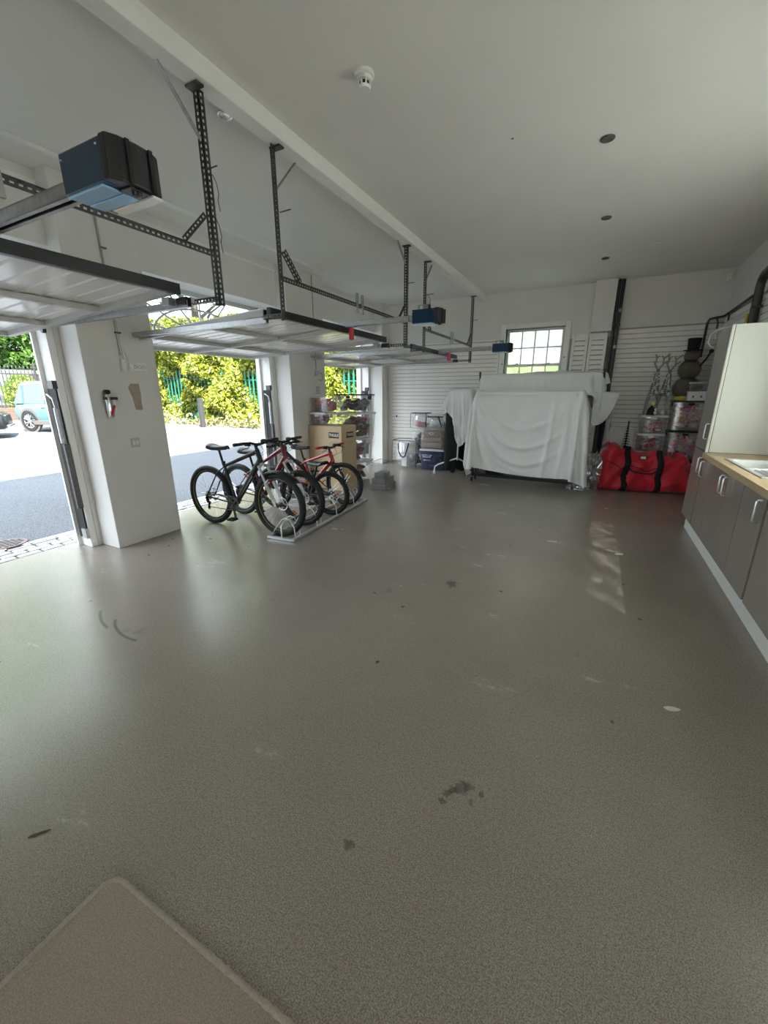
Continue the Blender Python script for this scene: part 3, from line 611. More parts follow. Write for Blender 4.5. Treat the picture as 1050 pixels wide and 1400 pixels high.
MB().box(XC+.022, XR-.03, 5.115, 5.615, .15, 2.10).build('carcass', M['taupe'], t)
d = MB().box(XC, XC+.02, 5.118, 5.617, .93, 2.09).build('door', M['taupe'], t, bevel=.002); handle(XC, 5.17, 1.12, d)
d = MB().box(XC, XC+.02, 5.118, 5.617, .16, .922).build('door', M['taupe'], t, bevel=.002); handle(XC, 5.17, .78, d)
for y in (5.17, 5.56): MB().lathe([(.02, 0), (.018, .15)], 8, (1.1, y, 0)).build('foot', M['galv'], t)
SX0, SX1, SY0, SY1 = 1.07, 1.45, 3.68, 4.66
wk = MB().box(.985, XR-.005, 2.02, SY0+.02, .87, .92).box(.985, XR-.005, SY1-.02, 5.088, .87, .92).box(.985, SX0+.02, SY0+.02, SY1-.02, .87, .92).box(SX1-.02, XR-.005, SY0+.02, SY1-.02, .87, .92).build('worktop', M['worktop'], None)
tag(wk, 'pale beech worktop along the right wall cabinets', 'worktop')
t = thing('kitchen_sink', 'inset stainless steel sink and drainer in the beech worktop', 'sink', (1.26, 4.2, .92))
bm = bmesh.new()
def ringrect(x0, x1, y0, y1, z): return [bm.verts.new(p) for p in ((x0, y0, z), (x1, y0, z), (x1, y1, z), (x0, y1, z))]
def loopf(a, b):
    for i in range(4): bm.faces.new((a[i], a[(i+1) % 4], b[(i+1) % 4], b[i]))
R0 = ringrect(SX0, SX1, SY0, SY1, .9215); R1 = ringrect(SX0+.004, SX1-.004, SY0+.004, SY1-.004, .926)
loopf(R0, R1)
BA = ringrect(SX0+.035, SX1-.05, SY0+.5, SY1-.03, .924); BBt = ringrect(SX0+.05, SX1-.065, SY0+.515, SY1-.045, .79); loopf(BA, BBt); bm.faces.new(BBt)
DR = ringrect(SX0+.03, SX1-.05, SY0+.03, SY0+.46, .924); DB = ringrect(SX0+.045, SX1-.06, SY0+.05, SY0+.45, .914); loopf(DR, DB); bm.faces.new(DB)
q = lambda x, y: bm.verts.new((x, y, .9245))
for x0, x1, y0, y1 in ((SX0+.004, SX0+.033, SY0+.004, SY1-.004), (SX1-.05, SX1-.004, SY0+.004, SY1-.004), (SX0+.033, SX1-.05, SY0+.004, SY0+.03), (SX0+.033, SX1-.05, SY0+.46, SY0+.5), (SX0+.033, SX1-.05, SY1-.03, SY1-.004)):
    bm.faces.new((q(x0, y0), q(x1, y0), q(x1, y1), q(x0, y1)))
me = bpy.data.meshes.new('basin'); bm.to_mesh(me); bm.free(); me.materials.append(pm('sink_steel', (.80, .80, .78), .34, .6, var=.05, scale=30)); o = bpy.data.objects.new('basin', me); COL.objects.link(o); o.parent = t; me.transform(bm_of(t).inverted())
MB().box(SX0-.005, SX0+.001, SY0-.005, SY1+.005, .9202, .9222).box(SX1-.001, SX1+.005, SY0-.005, SY1+.005, .9202, .9222).box(SX0, SX1, SY0-.005, SY0+.001, .9202, .9222).box(SX0, SX1, SY1-.001, SY1+.005, .9202, .9222).build('rim_seal', M['iron'], t)
for k in range(7): MB().box(SX0+.07+.04*k, SX0+.085+.04*k, SY0+.08, SY0+.43, .912, .919).build('drainer_rib', M['steel'], t)
MB().lathe([(.03, .0), (.03, .004), (.01, .003)], 16, (1.25, SY0+.72, .791)).build('plug_hole', M['chrome'], t)
MB().tube([(1.42, 4.2, .925), (1.42, 4.2, 1.16), (1.40, 4.2, 1.22), (1.34, 4.2, 1.23), (1.28, 4.2, 1.2)], .012, 10).build('tap', M['chrome'], t, smooth=50)
# ------------------------------------------------------------------ rug in the foreground
t = thing('floor_mat', 'beige bound carpet mat on the floor in the near left corner', 'rug', (-.3, -.2, 0))
RX0, RX1, RY0, RY1 = -1.205, .9, -1.6, .425
def rr(x0, x1, y0, y1, r, n=6):
    o = []
    for cx, cy, a0 in ((x1-r, y1-r, 0), (x0+r, y1-r, PI/2), (x0+r, y0+r, PI), (x1-r, y0+r, 1.5*PI)):
        o += [(cx+r*math.cos(a0+PI/2*k/n), cy+r*math.sin(a0+PI/2*k/n)) for k in range(n+1)]
    return o
MB().prism(rr(RX0, RX1, RY0, RY1, .05), .001, .011).build('pile', M['rug'], t)
p = rr(RX0, RX1, RY0, RY1, .05); pts = []
for i in range(len(p)):
    a, b = Vector((*p[i], .008)), Vector((*p[(i+1) % len(p)], .008)); n = max(1, int((b-a).length/.012))
    pts += [a.lerp(b, k/n) for k in range(n)]
MB().tube(pts, [.0085+.0012*math.sin(i*2.2)+.0012*random.random() for i in range(len(pts))], 6, closed=True).build('binding', M['bind'], t, smooth=80)
# small litter on the floor
def scrap(name, label, cat, x, y, r, mat, fl=.003, squash=.5, ang=0, n=9):
    pts = []
    for k in range(n):
        a = 2*PI*k/n; q = r*(.8+.4*random.random()); u, v = q*math.cos(a), q*squash*math.sin(a)
        pts.append((x+u*math.cos(ang)-v*math.sin(ang), y+u*math.sin(ang)+v*math.cos(ang)))
    return tag(MB().prism(pts, .0005, fl).build(name, mat), label, cat, 'scraps on the floor')
pale = pm('pale_paper', (.68, .66, .60), .8)
scrap('paper_scrap', 'pale torn paper scrap on the floor right of the middle', 'scrap', .51, 2.11, .035, pale, .004, .45, .3)
scrap('paper_scrap', 'small white paper scrap on the floor farther back towards the red bag', 'scrap', .35, 4.27, .04, pale, .006, .5, .2)
scrap('leaf_litter', 'dark dry leaf on the middle of the floor', 'leaf', -.96, 1.77, .012, M['ink'], .004, .6, 1)
scrap('leaf_litter', 'short dark twig on the floor by the mat', 'twig', -1.58, .38, .03, M['ink'], .004, .12, .9)
for k, (x, y) in enumerate(((-3.9, 2.6), (-3.75, 2.45), (-3.55, 2.8), (-3.7, 2.2))): tag(MB().ball((x, y, .004), .012, 7, 5, (1, .5, .35)).build('leaf_litter', M['ink']), 'dark crumb of leaf litter on the floor at the foot of the nearest pillar', 'leaf', 'leaf crumbs by the pillar')

# ------------------------------------------------------------------ louvred shutters beside the window
def shutter(x0, x1, label):
    t = thing('louvred_shutter', label, 'shutter', ((x0+x1)/2, YB-.05, .05), 0, 'folded louvred shutters')
    y0, y1 = YB-.07, YB-.035
    for a in (x0, x1-.045): MB().box(a, a+.045, y0, y1, .05, 2.45).build('stile', M['slat'], t, bevel=.004)
    MB().box(x0+.045, x1-.045, y0+.004, y1, 2.40, 2.45).box(x0+.045, x1-.045, y0+.004, y1, .05, .14).build('rail', M['slat'], t)
    MB().box(x0+.03, x1-.03, YB-.03, YB-.022, .1, 2.42).build('back_panel', M['slatback'], t)
    src = None; n = 30
    for i in range(n):
        if src is None: src = MB().prism([(0, 0), (-.012, .004), (-.012, .062), (-.004, .07), (0, .07)], x0+.045, x1-.045, lambda a, b, h: (h, y0+.004+a, b)).build('slat', M['slat'], t); o = src; base = src.location.copy()
        else: o = src.copy(); COL.objects.link(o); o.parent = t
        o.location = base+Vector((0, .014, .09+i*.078))
shutter(-.56, -.305, 'cream louvred shutter standing next to the sash window frame')
shutter(-.295, -.02, 'cream louvred shutter standing next to the dark drain pipes')

# ------------------------------------------------------------------ cloth
def drape(nx, ny, sx, sy, c, z0, boxes, steps=170, it=7, squeeze=(1, 1), seed=1, rz=0.0, fr=.5, pin=None):
    """a flat sheet let fall over blocks: position-based cloth on a regular grid"""
    g = np.random.default_rng(seed)
    u = np.linspace(-.5, .5, nx); v = np.linspace(-.5, .5, ny)
    U, V = np.meshgrid(u, v, indexing='ij')
    X = U*sx*squeeze[0]; Y = V*sy*squeeze[1]
    p = np.stack([c[0]+X*math.cos(rz)-Y*math.sin(rz), c[1]+X*math.sin(rz)+Y*math.cos(rz), np.full_like(X, z0)], -1)
    p[..., 2] += g.normal(0, .004, X.shape)+.012*np.sin(U*37+V*11)+.012*np.sin(V*41-U*9)
    pk = None
    if pin:
        pk = np.zeros(nx*ny, bool)
        for pn in (pin if isinstance(pin[0], tuple) else (pin,)):
            pk |= ((p[..., 0] > pn[0]) & (p[..., 0] < pn[1]) & (p[..., 1] > pn[2]) & (p[..., 1] < pn[3])).ravel(); p[..., 2].reshape(-1)[pk] = pn[4]
    q = p.copy(); hx, hy = sx/(nx-1), sy/(ny-1); hd = math.hypot(hx, hy)
    cons = []
    for (dx, dy, L, k) in ((1, 0, hx, 1), (0, 1, hy, 1), (1, 1, hd, .5), (1, -1, hd, .5), (2, 0, 2*hx, .12), (0, 2, 2*hy, .12)):
        for ph in (0, 1):
            if dy == 0 or dx: ia = np.arange(0, nx-dx); ia = ia[(ia//max(dx, 1)) % 2 == ph]; ja = np.arange(0, ny-abs(dy))
            else: ia = np.arange(nx); ja = np.arange(0, ny-dy); ja = ja[(ja//dy) % 2 == ph]
            if len(ia) == 0 or len(ja) == 0: continue
            I, J = np.meshgrid(ia, ja, indexing='ij')
            if dy >= 0: A = (I*ny+J).ravel(); Bx = ((I+dx)*ny+J+dy).ravel()
            else: A = (I*ny+J+1).ravel(); Bx = ((I+dx)*ny+J).ravel()
            cons.append((A, Bx, L, k))
    p = p.reshape(-1, 3); q = q.reshape(-1, 3); mg = .012; pp = p.copy()
    for st in range(steps):
        vel = (p-q)*.985; q = p.copy(); p = p+vel; p[:, 2] -= 9.8*(1/60)**2*.6
        for k_ in range(it):
            for A, Bx, L, k in cons:
                d = p[Bx]-p[A]; n = np.sqrt((d*d).sum(1))+1e-9
                e = (n-L)
                if k < .2: e = np.minimum(e, 0)
                d *= (k*.5*e/n)[:, None]; p[A] += d; p[Bx] -= d
            if k_ % 2 == 0 or k_ == it-1:
                for (x0, x1, y0, y1, za, zb) in boxes:
                    ins = (p[:, 0] > x0-mg) & (p[:, 0] < x1+mg) & (p[:, 1] > y0-mg) & (p[:, 1] < y1+mg) & (p[:, 2] < zb+mg) & (p[:, 2] > za-mg)
                    w = np.nonzero(ins)[0]
                    if len(w) == 0: continue
                    P_ = p[w]; ds = np.stack([P_[:, 0]-x0+mg, x1+mg-P_[:, 0], P_[:, 1]-y0+mg, y1+mg-P_[:, 1], zb+mg-P_[:, 2]], 1)
                    a = ds.argmin(1)
                    for ax, sg, val in ((0, 0, x0-mg), (0, 1, x1+mg), (1, 2, y0-mg), (1, 3, y1+mg), (2, 4, zb+mg)):
                        m_ = w[a == sg]; p[m_, ax] = val
                        q[m_] = q[m_]*(1-fr)+p[m_]*fr
                if pk is not None: p[pk] = pp[pk]; q[pk] = pp[pk]
                lo = p[:, 2] < .006; p[lo, 2] = .006; q[lo] = q[lo]*.4+p[lo]*.6
    return p.reshape(nx, ny, 3)
def sheet_obj(name, p, mat, label=None, cat=None, group=None, parent=None, sub=1):
    nx, ny = p.shape[:2]; mb = MB()
    mb.add(p.reshape(-1, 3).tolist(), [(i*ny+j, (i+1)*ny+j, (i+1)*ny+j+1, i*ny+j+1) for i in range(nx-1) for j in range(ny-1)])
    o = mb.build(name, mat, parent, smooth=180, sub=sub)
    return tag(o, label, cat, group) if label else o

# front garment rail under its sheet
t = thing('garment_rail', 'black tube trolley under the front white dust sheet', 'rail', (-1.0, 7.1, 0))
fx0, fx1, fy0, fy1 = -1.86, -.20, 6.92, 7.20
for x in (fx0+.02, fx1-.02):
    MB().tube([(x, fy0+.02, .11), (x, fy0+.02, 1.48), (x, fy1-.02, 1.48), (x, fy1-.02, .11)], .016, 8).build('end_frame', M['blackpl'], t, smooth=50)
    for y in (fy0+.02, fy1-.02): MB().torus((x, y, .05), .033, .016, (1, 0, 0), 16, 8).build('castor', M['blackpl'], t, smooth=60); MB().tube([(x, y, .06), (x, y, .13)], .012, 8).build('castor_stem', M['chrome'], t)
for y, z in ((fy0+.02, .12), (fy1-.02, .12), (fy0+.02, 1.48), (fy1-.02, 1.48)): MB().tube([(fx0+.02, y, z), (fx1-.02, y, z)], .016, 8).build('rail_tube', M['blackpl'], t, smooth=50)
MB().tube([(fx0+.02, fy0+.02, .62), (fx0-.0, fy0+.02, .4), (fx0+.0, fy0+.02, .2), (fx0+.08, fy0+.02, .13)], .016, 8).build('curved_leg', M['blackpl'], t, smooth=50)
MB().box(fx0+.05, fx1-.05, fy0+.03, fy1-.03, .13, .15).build('base_shelf', M['blackpl'], t)
BX1 = (fx0, fx1, fy0, fy1, .02, 1.52)
p = drape(100, 88, 2.80, 2.50, (-1.10, 7.16), 1.535, [BX1, (-4, 3, 7.56, 30, -1, 1.5)], seed=3, squeeze=(.94, 1), rz=-.05, fr=.25, pin=((fx0+.0, fx0+.12, fy0+.0, fy1-.02, 1.534), (fx1-.10, fx1, fy0, fy1-.02, 1.534)))
def swag(p, arcs, y_front):
    P2 = p.reshape(-1, 3)
    for pts, A, w in arcs:
        a, b, c = [np.array(q) for q in pts]; tt = np.linspace(0, 1, 40)[:, None]; cv = a*(1-tt)**2+2*b*tt*(1-tt)+c*tt**2
        d = np.sqrt(((P2[:, None, [0, 2]]-cv[None])**2).sum(-1)); k = d.argmin(1); dm = d[np.arange(len(P2)), k]
        P2[:, 1] -= (P2[:, 1] < y_front)*A*1.45*np.exp(-(dm/(w*.72))**2)*np.sin(np.pi*(.12+.80*k/39))
    return P2.reshape(p.shape)
p = swag(p, [(((-1.84, 1.44), (-1.30, .05), (-.30, 1.05)), .040, .050), (((-1.82, 1.38), (-1.45, -.15), (-.42, .62)), .045, .055), (((-1.70, 1.40), (-1.15, .50), (-.30, 1.35)), .028, .045),
    (((-1.86, 1.30), (-1.72, .5), (-1.55, .25)), .040, .045), (((-1.88, 1.2), (-1.86, .6), (-1.80, .2)), .04, .04), (((-.62, 1.45), (-.60, .8), (-.72, .15)), .035, .05), (((-.42, 1.40), (-.36, .7), (-.50, .12)), .040, .045),
    (((-.24, 1.40), (-.20, .7), (-.30, .1)), .045, .045), (((-1.10, 1.25), (-1.0, .9), (-.8, .8)), .015, .04), (((-1.5, .45), (-1.2, .2), (-.8, .22)), .02, .04)], 7.0)
sheet_obj('dust_sheet', p, M['sheet'], 'large white dust sheet draped over the front rail, its corner touching the floor', 'dust sheet', 'white dust sheets')
# wrapped bundles on the base shelf
wrap = clear('wrinkled_film', gloss=.3, haze=.3, rough=.12)
def crumple(c, r, sc, n=26, m=16, amp=.18, fr=3.0, seed=0):
    g = np.random.default_rng(seed); ph = g.uniform(0, 6, 12)
    mb = MB(); mb.ball((0, 0, 0), 1, n, m)
    out = []
    for v in mb.v:
        x, y, z = v; w = 1+amp*(math.sin(fr*2*x+ph[0]+2*math.sin(3*y+ph[1]))*.5+math.sin(fr*3*y+ph[2]+2*math.sin(4*z+ph[3]))*.4+math.sin(fr*4*z+ph[4]+3*x)*.35)
        w *= 1/max(abs(x), abs(y), abs(z))**.45
        out.append((c[0]+x*w*r*sc[0], c[1]+y*w*r*sc[1], c[2]+z*w*r*sc[2]))
    mb.v = out; return mb
for k, (x, y, z, r, sc, mt, lb) in enumerate((
    (-1.45, 7.05, .235, .1, (1.9, .9, .8), 'cloth_black', 'dark wrapped bundle on the left of the rail base under the front sheet'),
    (-1.05, 7.05, .23, .1, (2.0, .9, .75), 'wrap', 'film-wrapped bundle in the middle of the rail base under the front sheet'),
    (-.58, 7.05, .23, .1, (2.0, .9, .75), 'wrap', 'film-wrapped bundle on the right of the rail base under the front sheet'))):
    tag(crumple((x, y, z), r, sc, seed=k, amp=.14).build('wrapped_bundle', wrap if mt == 'wrap' else M[mt], smooth=35), lb, 'bundle', 'bundles on the rail base')
tag(crumple((-.16, 6.99, .085), .09, (1.7, .9, .9), seed=9, amp=.3, fr=4).build('plastic_film', wrap, smooth=30), 'crumpled clear plastic on the floor at the right foot of the front rail', 'plastic film')
tag(crumple((.06, 7.35, .28), .13, (1.0, .7, 2.0), seed=12, amp=.3, fr=4).build('plastic_film', wrap, smooth=30), 'crumpled clear plastic hanging between the dust sheets and the red bag', 'plastic film')

# taller rail behind
t = thing('garment_rail', 'tall black rail behind, sticking out of the back dust sheet', 'rail', (-.95, 7.72, 0))
gx0, gx1, gy0, gy1 = -1.98, .02, 7.62, 7.86
for x in (gx0+.015, gx1-.015): MB().tube([(x, gy0+.02, .04), (x, gy0+.02, 1.79), (x, gy1-.02, 1.79), (x, gy1-.02, .04)], .014, 8).build('end_frame', M['blackpl'], t, smooth=50)
for y in (gy0+.02, gy1-.02): MB().tube([(gx0, y, 1.79), (gx1, y, 1.79)], .014, 8).build('rail_tube', M['blackpl'], t, smooth=50)
for x in (gx0+.01, gx1-.01): MB().tube([(x, gy0+.01, 1.70), (x, gy0-.02, 1.86)], .016, 8).build('upright_end', M['blackpl'], t, smooth=50)
p = drape(72, 64, 2.22, 2.1, (-.87, 7.70), 1.825, [(gx0, gx1, gy0, gy1, .02, 1.81), (-2.0, -.1, 6.7, 7.32, -1, 1.45), (-6, 5, 8.06, 40, -9, 9)], seed=5, squeeze=(.97, 1), steps=130, rz=.02, pin=(gx0+.05, gx1-.05, gy0+.03, gy1-.03, 1.824))
sheet_obj('dust_sheet', p, M['sheet'], 'white dust sheet over the tall back rail, just below the window', 'dust sheet', 'white dust sheets')
for k, (x, z0, z1, mt) in enumerate(((.08, .55, 1.45, 'cloth_black'),)):
    tag(crumple((.075, 7.58, .92), .12, (.38, .7, 2.6), seed=20+k, amp=.12).build('black_garment', M['cloth_black'], smooth=60), 'black garment hanging at the right end of the covered rails', 'garment')
tag(crumple((.16, 7.72, .72), .1, (.5, .8, 5.0), seed=23, amp=.3, fr=5).build('plastic_film', clear('wrinkled_film'), smooth=30), 'strip of shiny clear film hanging at the right end of the back rail', 'plastic film')

# small rail on the left with black clothes
t = thing('garment_rail', 'white tube clothes rail with castors, half under the left dust sheet', 'rail', (-2.3, 7.45, 0))
MB().tube([(-2.22, 7.28, .3), (-2.22, 7.28, 1.56)], .014, 8).build('upright', M['white'], t, smooth=50)
MB().tube([(-2.22, 7.28, .34), (-2.35, 7.30, .29), (-2.60, 7.34, .19), (-2.68, 7.35, .14), (-2.69, 7.35, .05)], .014, 8).build('leg', M['white'], t, smooth=50)
MB().tube([(-2.22, 7.28, .34), (-2.1, 7.6, .2), (-2.08, 7.72, .05)], .014, 8).build('leg', M['white'], t, smooth=50)
MB().torus((-2.69, 7.35, .028), .02, .01, (0, 1, 0), 14, 8).build('castor', M['white'], t, smooth=60)
MB().torus((-2.08, 7.72, .028), .02, .01, (0, 1, 0), 14, 8).build('castor', M['white'], t, smooth=60)
MB().tube([(-2.52, 7.28, 1.55), (-1.95, 7.28, 1.55)], .013, 8).build('rail_tube', M['white'], t, smooth=50)
tag(crumple((-2.37, 7.36, .66), .15, (.95, .55, 4.0), seed=31, amp=.08).build('black_coat', M['cloth_black'], smooth=60), 'long black coat hanging on the white rail under the left dust sheet', 'garment')
tag(crumple((-2.25, 7.55, .55), .15, (1.0, .5, 3.2), seed=32, amp=.08).build('black_coat', M['cloth_black'], smooth=60), 'second black coat behind the first on the white rail', 'garment')
p = drape(50, 50, .98, 1.75, (-2.15, 7.30), 1.585, [(-2.40, -1.98, 7.20, 7.44, .9, 1.565), (-2.42, -2.12, 7.27, 7.6, .02, .95)], seed=8, squeeze=(.95, 1), steps=130, rz=.5, pin=(-2.32, -2.0, 7.21, 7.42, 1.58))
sheet_obj('dust_sheet', p, M['sheet'], 'small white dust sheet over the left clothes rail, black coat below it', 'dust sheet', 'white dust sheets')

# ------------------------------------------------------------------ storage tubs
def heapmat(name, stops):
    m, n, l, b, out = nt(name); ge = n.new('ShaderNodeNewGeometry'); r = n.new('ShaderNodeValToRGB'); r.color_ramp.interpolation = 'CONSTANT'
    rampset(r, stops); l.new(ge.outputs['Random Per Island'], r.inputs['Fac']); l.new(r.outputs['Color'], b.inputs['Base Color']); b.inputs['Roughness'].default_value = .4
    return m
H_RED = heapmat('red_and_white_decorations', [(0, (.55, .02, .05)), (.4, (.75, .70, .68)), (.65, (.70, .12, .18)), (.85, (.45, .45, .45))])
H_PINK = heapmat('pink_and_silver_decorations', [(0, (.75, .08, .22)), (.3, (.78, .74, .74)), (.6, (.45, .50, .48)), (.8, (.70, .55, .18)), (.9, (.8, .3, .4))])
H_DARK = heapmat('dark_mixed_contents', [(0, (.10, .03, .05)), (.35, (.05, .05, .06)), (.6, (.30, .05, .08)), (.8, (.5, .48, .45))])
H_PURPLE = heapmat('purple_red_contents', [(0, (.30, .05, .12)), (.4, (.45, .10, .18)), (.6, (.25, .18, .30)), (.85, (.6, .5, .52))])
H_GREY = heapmat('grey_toolbox_contents', [(0, (.05, .05, .055)), (.5, (.12, .12, .12)), (.8, (.45, .44, .42))])
def heap(x0, x1, y0, y1, z0, z1, mat, label, n=34, seed=0, r=.045, ribbons=6):
    g = random.Random(seed); mb = MB()
    for k in range(n):
        c = (g.uniform(x0+r, x1-r), g.uniform(y0+r, y1-r), g.uniform(z0+r*.6, z1-r)); s = g.uniform(.6, 1.15)*r
        sc = (g.uniform(.7, 1.3), g.uniform(.7, 1.3), g.uniform(.5, 1.0))
        b = MB().ball(c, s, 9, 7, sc)
        b.v = [tuple(min(max(q+g.uniform(-.12, .12)*s, lo), hi) for q, lo, hi in zip(v, (x0, y0, z0), (x1, y1, z1))) for v in b.v]; mb.add(b.v, b.f)
    for k in range(ribbons):
        a = [Vector((g.uniform(x0+.01, x1-.01), y0+.004+.01*g.random(), g.uniform(z0+.02, z1-.02))) for _ in range(4)]
        mb.tube([a[0].lerp(a[1], .0), a[0].lerp(a[1], .5)+Vector((0, .0, .02)), a[1], a[2].lerp(a[1], .4)], .006, 5)
    return tag(mb.build('packed_contents', mat, smooth=60), label, 'contents', None, 'stuff')
def tub(label, x0, x1, y0, y1, z0, z1, mat=CL, lid='white', tp=.03, group='clear storage tubs', clips=True, lidmat=None, opened=False, rz=0):
    t = thing('storage_tub', label, 'storage tub', ((x0+x1)/2, (y0+y1)/2, z0), rz, group)
    cx, cy = (x0+x1)/2, (y0+y1)/2; w, d, h = (x1-x0)/2, (y1-y0)/2, z1-z0; lh = 0 if opened else .022
    def ring(k, ww, dd, rr_, z): return [(a, b, z) for a, b in rr(-ww, ww, -dd, dd, rr_, 3)]
    mb = MB(); N = 16
    R = [ring(0, w-tp-.02, d-tp-.02, .02, .0), ring(0, w-tp, d-tp, .03, .008), ring(0, w-.008, d-.008, .035, h-lh-.022), ring(0, w-.003, d-.003, .038, h-lh-.02), ring(0, w-.003, d-.003, .038, h-lh)]
    for rg in R: mb.v += rg
    for i in range(len(R)-1):
        for k in range(N): mb.f.append((i*N+k, i*N+(k+1) % N, (i+1)*N+(k+1) % N, (i+1)*N+k))
    mb.f.append(tuple(range(N))[::-1])
    mb.build('body', mat, t, local=True, smooth=40)
    rim = lidmat or {'white': M['white'], 'clear': CL, 'black': M['blackpl']}[lid]
    MB().tube([(a, b, h-lh-.004) for a, b in rr(-w, w, -d, d, .04, 3)], .0055, 6, closed=True).build('rim', rim if lid != 'black' else CL, t, local=True, smooth=60)
    if not opened:
        MB().prism(rr(-w-.004, w+.004, -d-.004, d+.004, .04, 3), h-lh+.002, h-.003).prism(rr(-w+.02, w-.02, -d+.02, d-.02, .03, 3), h-.003, h).build('lid', rim, t, local=True, bevel=.002)
    if clips:
        for s_ in (-1, 1): MB().box(s_*(w-.001)-.006, s_*(w-.001)+.006, -.05, .05, h-lh-.07, h-lh-.01).build('side_grip', rim, t, local=True, bevel=.003)
        MB().box(-.04, .04, -d-.004, -d+.004, h-lh-.045, h-lh-.012).build('front_grip', rim, t, local=True, bevel=.003)
    return t
# right-hand stack under the wire deer
YF0, YF1 = 7.84, 8.16
for k, (z0, z1) in enumerate(((0, .285), (.287, .572), (.574, .86), (.862, 1.15))):
    lb = ('lowest clear tub, hidden behind the red bag', 'clear tub hidden behind the red bag, second from the floor', 'clear tub with white lid just above the red bag, below another tub', 'clear tub of red decorations under the wire deer')[k]
    tub(lb, .605, 1.0, YF0, YF1, z0, z1, tp=.03)
    heap(.65, .955, YF0+.03, YF1-.04, z0+.02, z1-.05, H_RED, 'red and white decorations packed in the '+lb.replace('clear tub with white lid', 'white-lidded tub').replace('clear tub of red decorations', 'clear tub'), seed=40+k, n=40)
for k, (z0, z1) in enumerate(((0, .455), (.46, .915), (.92, 1.375))):
    lb = ('bottom big clear box behind the red bag, beside the tall cabinet', 'middle big clear box with black lid beside the tall cabinet', 'top big clear box of pink decorations under the wire snowman')[k]
    tub(lb, 1.02, 1.48, 7.82, 8.20, z0, z1, lid='black', tp=.012, group='big clear boxes by the tall cabinet')
    heap(1.05, 1.45, 7.845, 8.16, z0+.02, z1-.04, H_PINK, 'pink, silver and gold decorations inside the '+lb.split(' clear box')[0]+' clear box by the cabinet', seed=50+k, n=90, r=.05, ribbons=12)
    for j in range(0 if k != 2 else 4):
        tag(MB().tube([(1.09+.09*j, 7.772, z0+.12), (1.10+.09*j, 7.772, z1-.08)], .013, 8).build('gift_wrap_roll', M['white'], smooth=50), 'white wrapping paper roll upright in the top big clear box', 'paper roll', 'paper rolls in the top box') if False else None
# flat boxes on top
t = thing('flat_box', 'white flat box with handles on the top big clear box, beside the snowman', 'box', (1.3, 7.95, 1.378))
MB().box(1.17, 1.47, 7.78, 8.05, 1.377, 1.49).build('body', M['white'], t, bevel=.008)
MB().box(1.16, 1.48, 7.77, 8.06, 1.49, 1.51).build('lid', M['white'], t, bevel=.004)
for x in (1.23, 1.33): MB().box(x, x+.02, 7.774, 7.781, 1.42, 1.45).build('slot', M['iron'], t)
t = thing('flat_box', 'grey clear flat box on top of the white flat box', 'box', (1.3, 7.95, 1.512))
MB().box(1.18, 1.47, 7.79, 8.04, 1.512, 1.62).build('body', clear('grey_clear_plastic', (.7, .74, .8), .15, .5, (.45, .5, .56)), t, bevel=.008)
MB().box(1.17, 1.48, 7.78, 8.05, 1.62, 1.645).build('lid', M['doorframe'], t, bevel=.004)
MB().box(1.22, 1.34, 7.786, 7.79, 1.54, 1.60).build('label', M['iron'], t)

# wire snowman
wire = pm('olive_wire', (.20, .185, .14), .5, .6)
def wireball(mb, c, r, n=26, sz=1.0, top=1.0):
    for k in range(n):
        a = 2*PI*k/n
        mb.tube([(c[0]+r*math.sin(t)*math.cos(a), c[1]+r*math.sin(t)*math.sin(a), c[2]+r*sz*math.cos(t)) for t in np.linspace(.2, PI-.2, 11)], .0022, 4, caps=False)
    for t in np.linspace(.25, PI-.25, 9): mb.torus((c[0], c[1], c[2]+r*sz*math.cos(t)), r*math.sin(t), .002, (0, 0, 1), 24, 4)
t = thing('wire_snowman', 'wire snowman with black hat standing on the top big clear box', 'snowman', (1.16, 8.05, 1.378))
SXc, SYc = 1.16, 8.0
for nm, z, r in (('lower_body', 1.555, .178), ('upper_body', 1.83, .150), ('head', 2.03, .100)):
    mb = MB(); wireball(mb, (SXc, SYc, z), r); mb.build(nm, wire, t)
    MB().ball((SXc, SYc, z), r*.93, 16, 10).build('netting', clear('dark_netting', (.55, .53, .48), .02, .6, (.36, .32, .25), .5), t, smooth=60)
MB().torus((SXc, SYc, 1.955), .066, .014, (0, 0, 1), 20, 8).build('scarf', pm('dark_red_scarf', (.12, .015, .015), .9), t, smooth=60)
MB().lathe([(.125, 0), (.125, .008), (.075, .012), (.088, .17), (.08, .175), (.0, .176)], 22, (SXc, SYc, 2.105), cap=False).build('hat', M['cloth_black'], t, smooth=40)
mb = MB()
for k in range(12): a = 2*PI*k/12; mb.box(SXc+.085*math.cos(a)-.004, SXc+.085*math.cos(a)+.004, SYc+.085*math.sin(a)-.004, SYc+.085*math.sin(a)+.004, 2.15, 2.16)
mb.build('hat_sequins', M['iron'], t)
MB().tube([(SXc+.1, SYc-.06, 1.86), (SXc+.17, SYc-.09, 1.98), (SXc+.20, SYc-.1, 2.06)], .012, 6).ball((SXc+.21, SYc-.1, 2.08), .03, 8, 6).build('arm', M['cloth_black'], t, smooth=50)
tag(crumple((1.10, 7.83, 1.41), .035, (2.2, .9, .9), seed=61, amp=.2).build('gold_ribbon', pm('gold_foil', (.55, .42, .08), .35, .5), smooth=40), 'yellow gold ribbon lying at the foot of the snowman', 'ribbon')
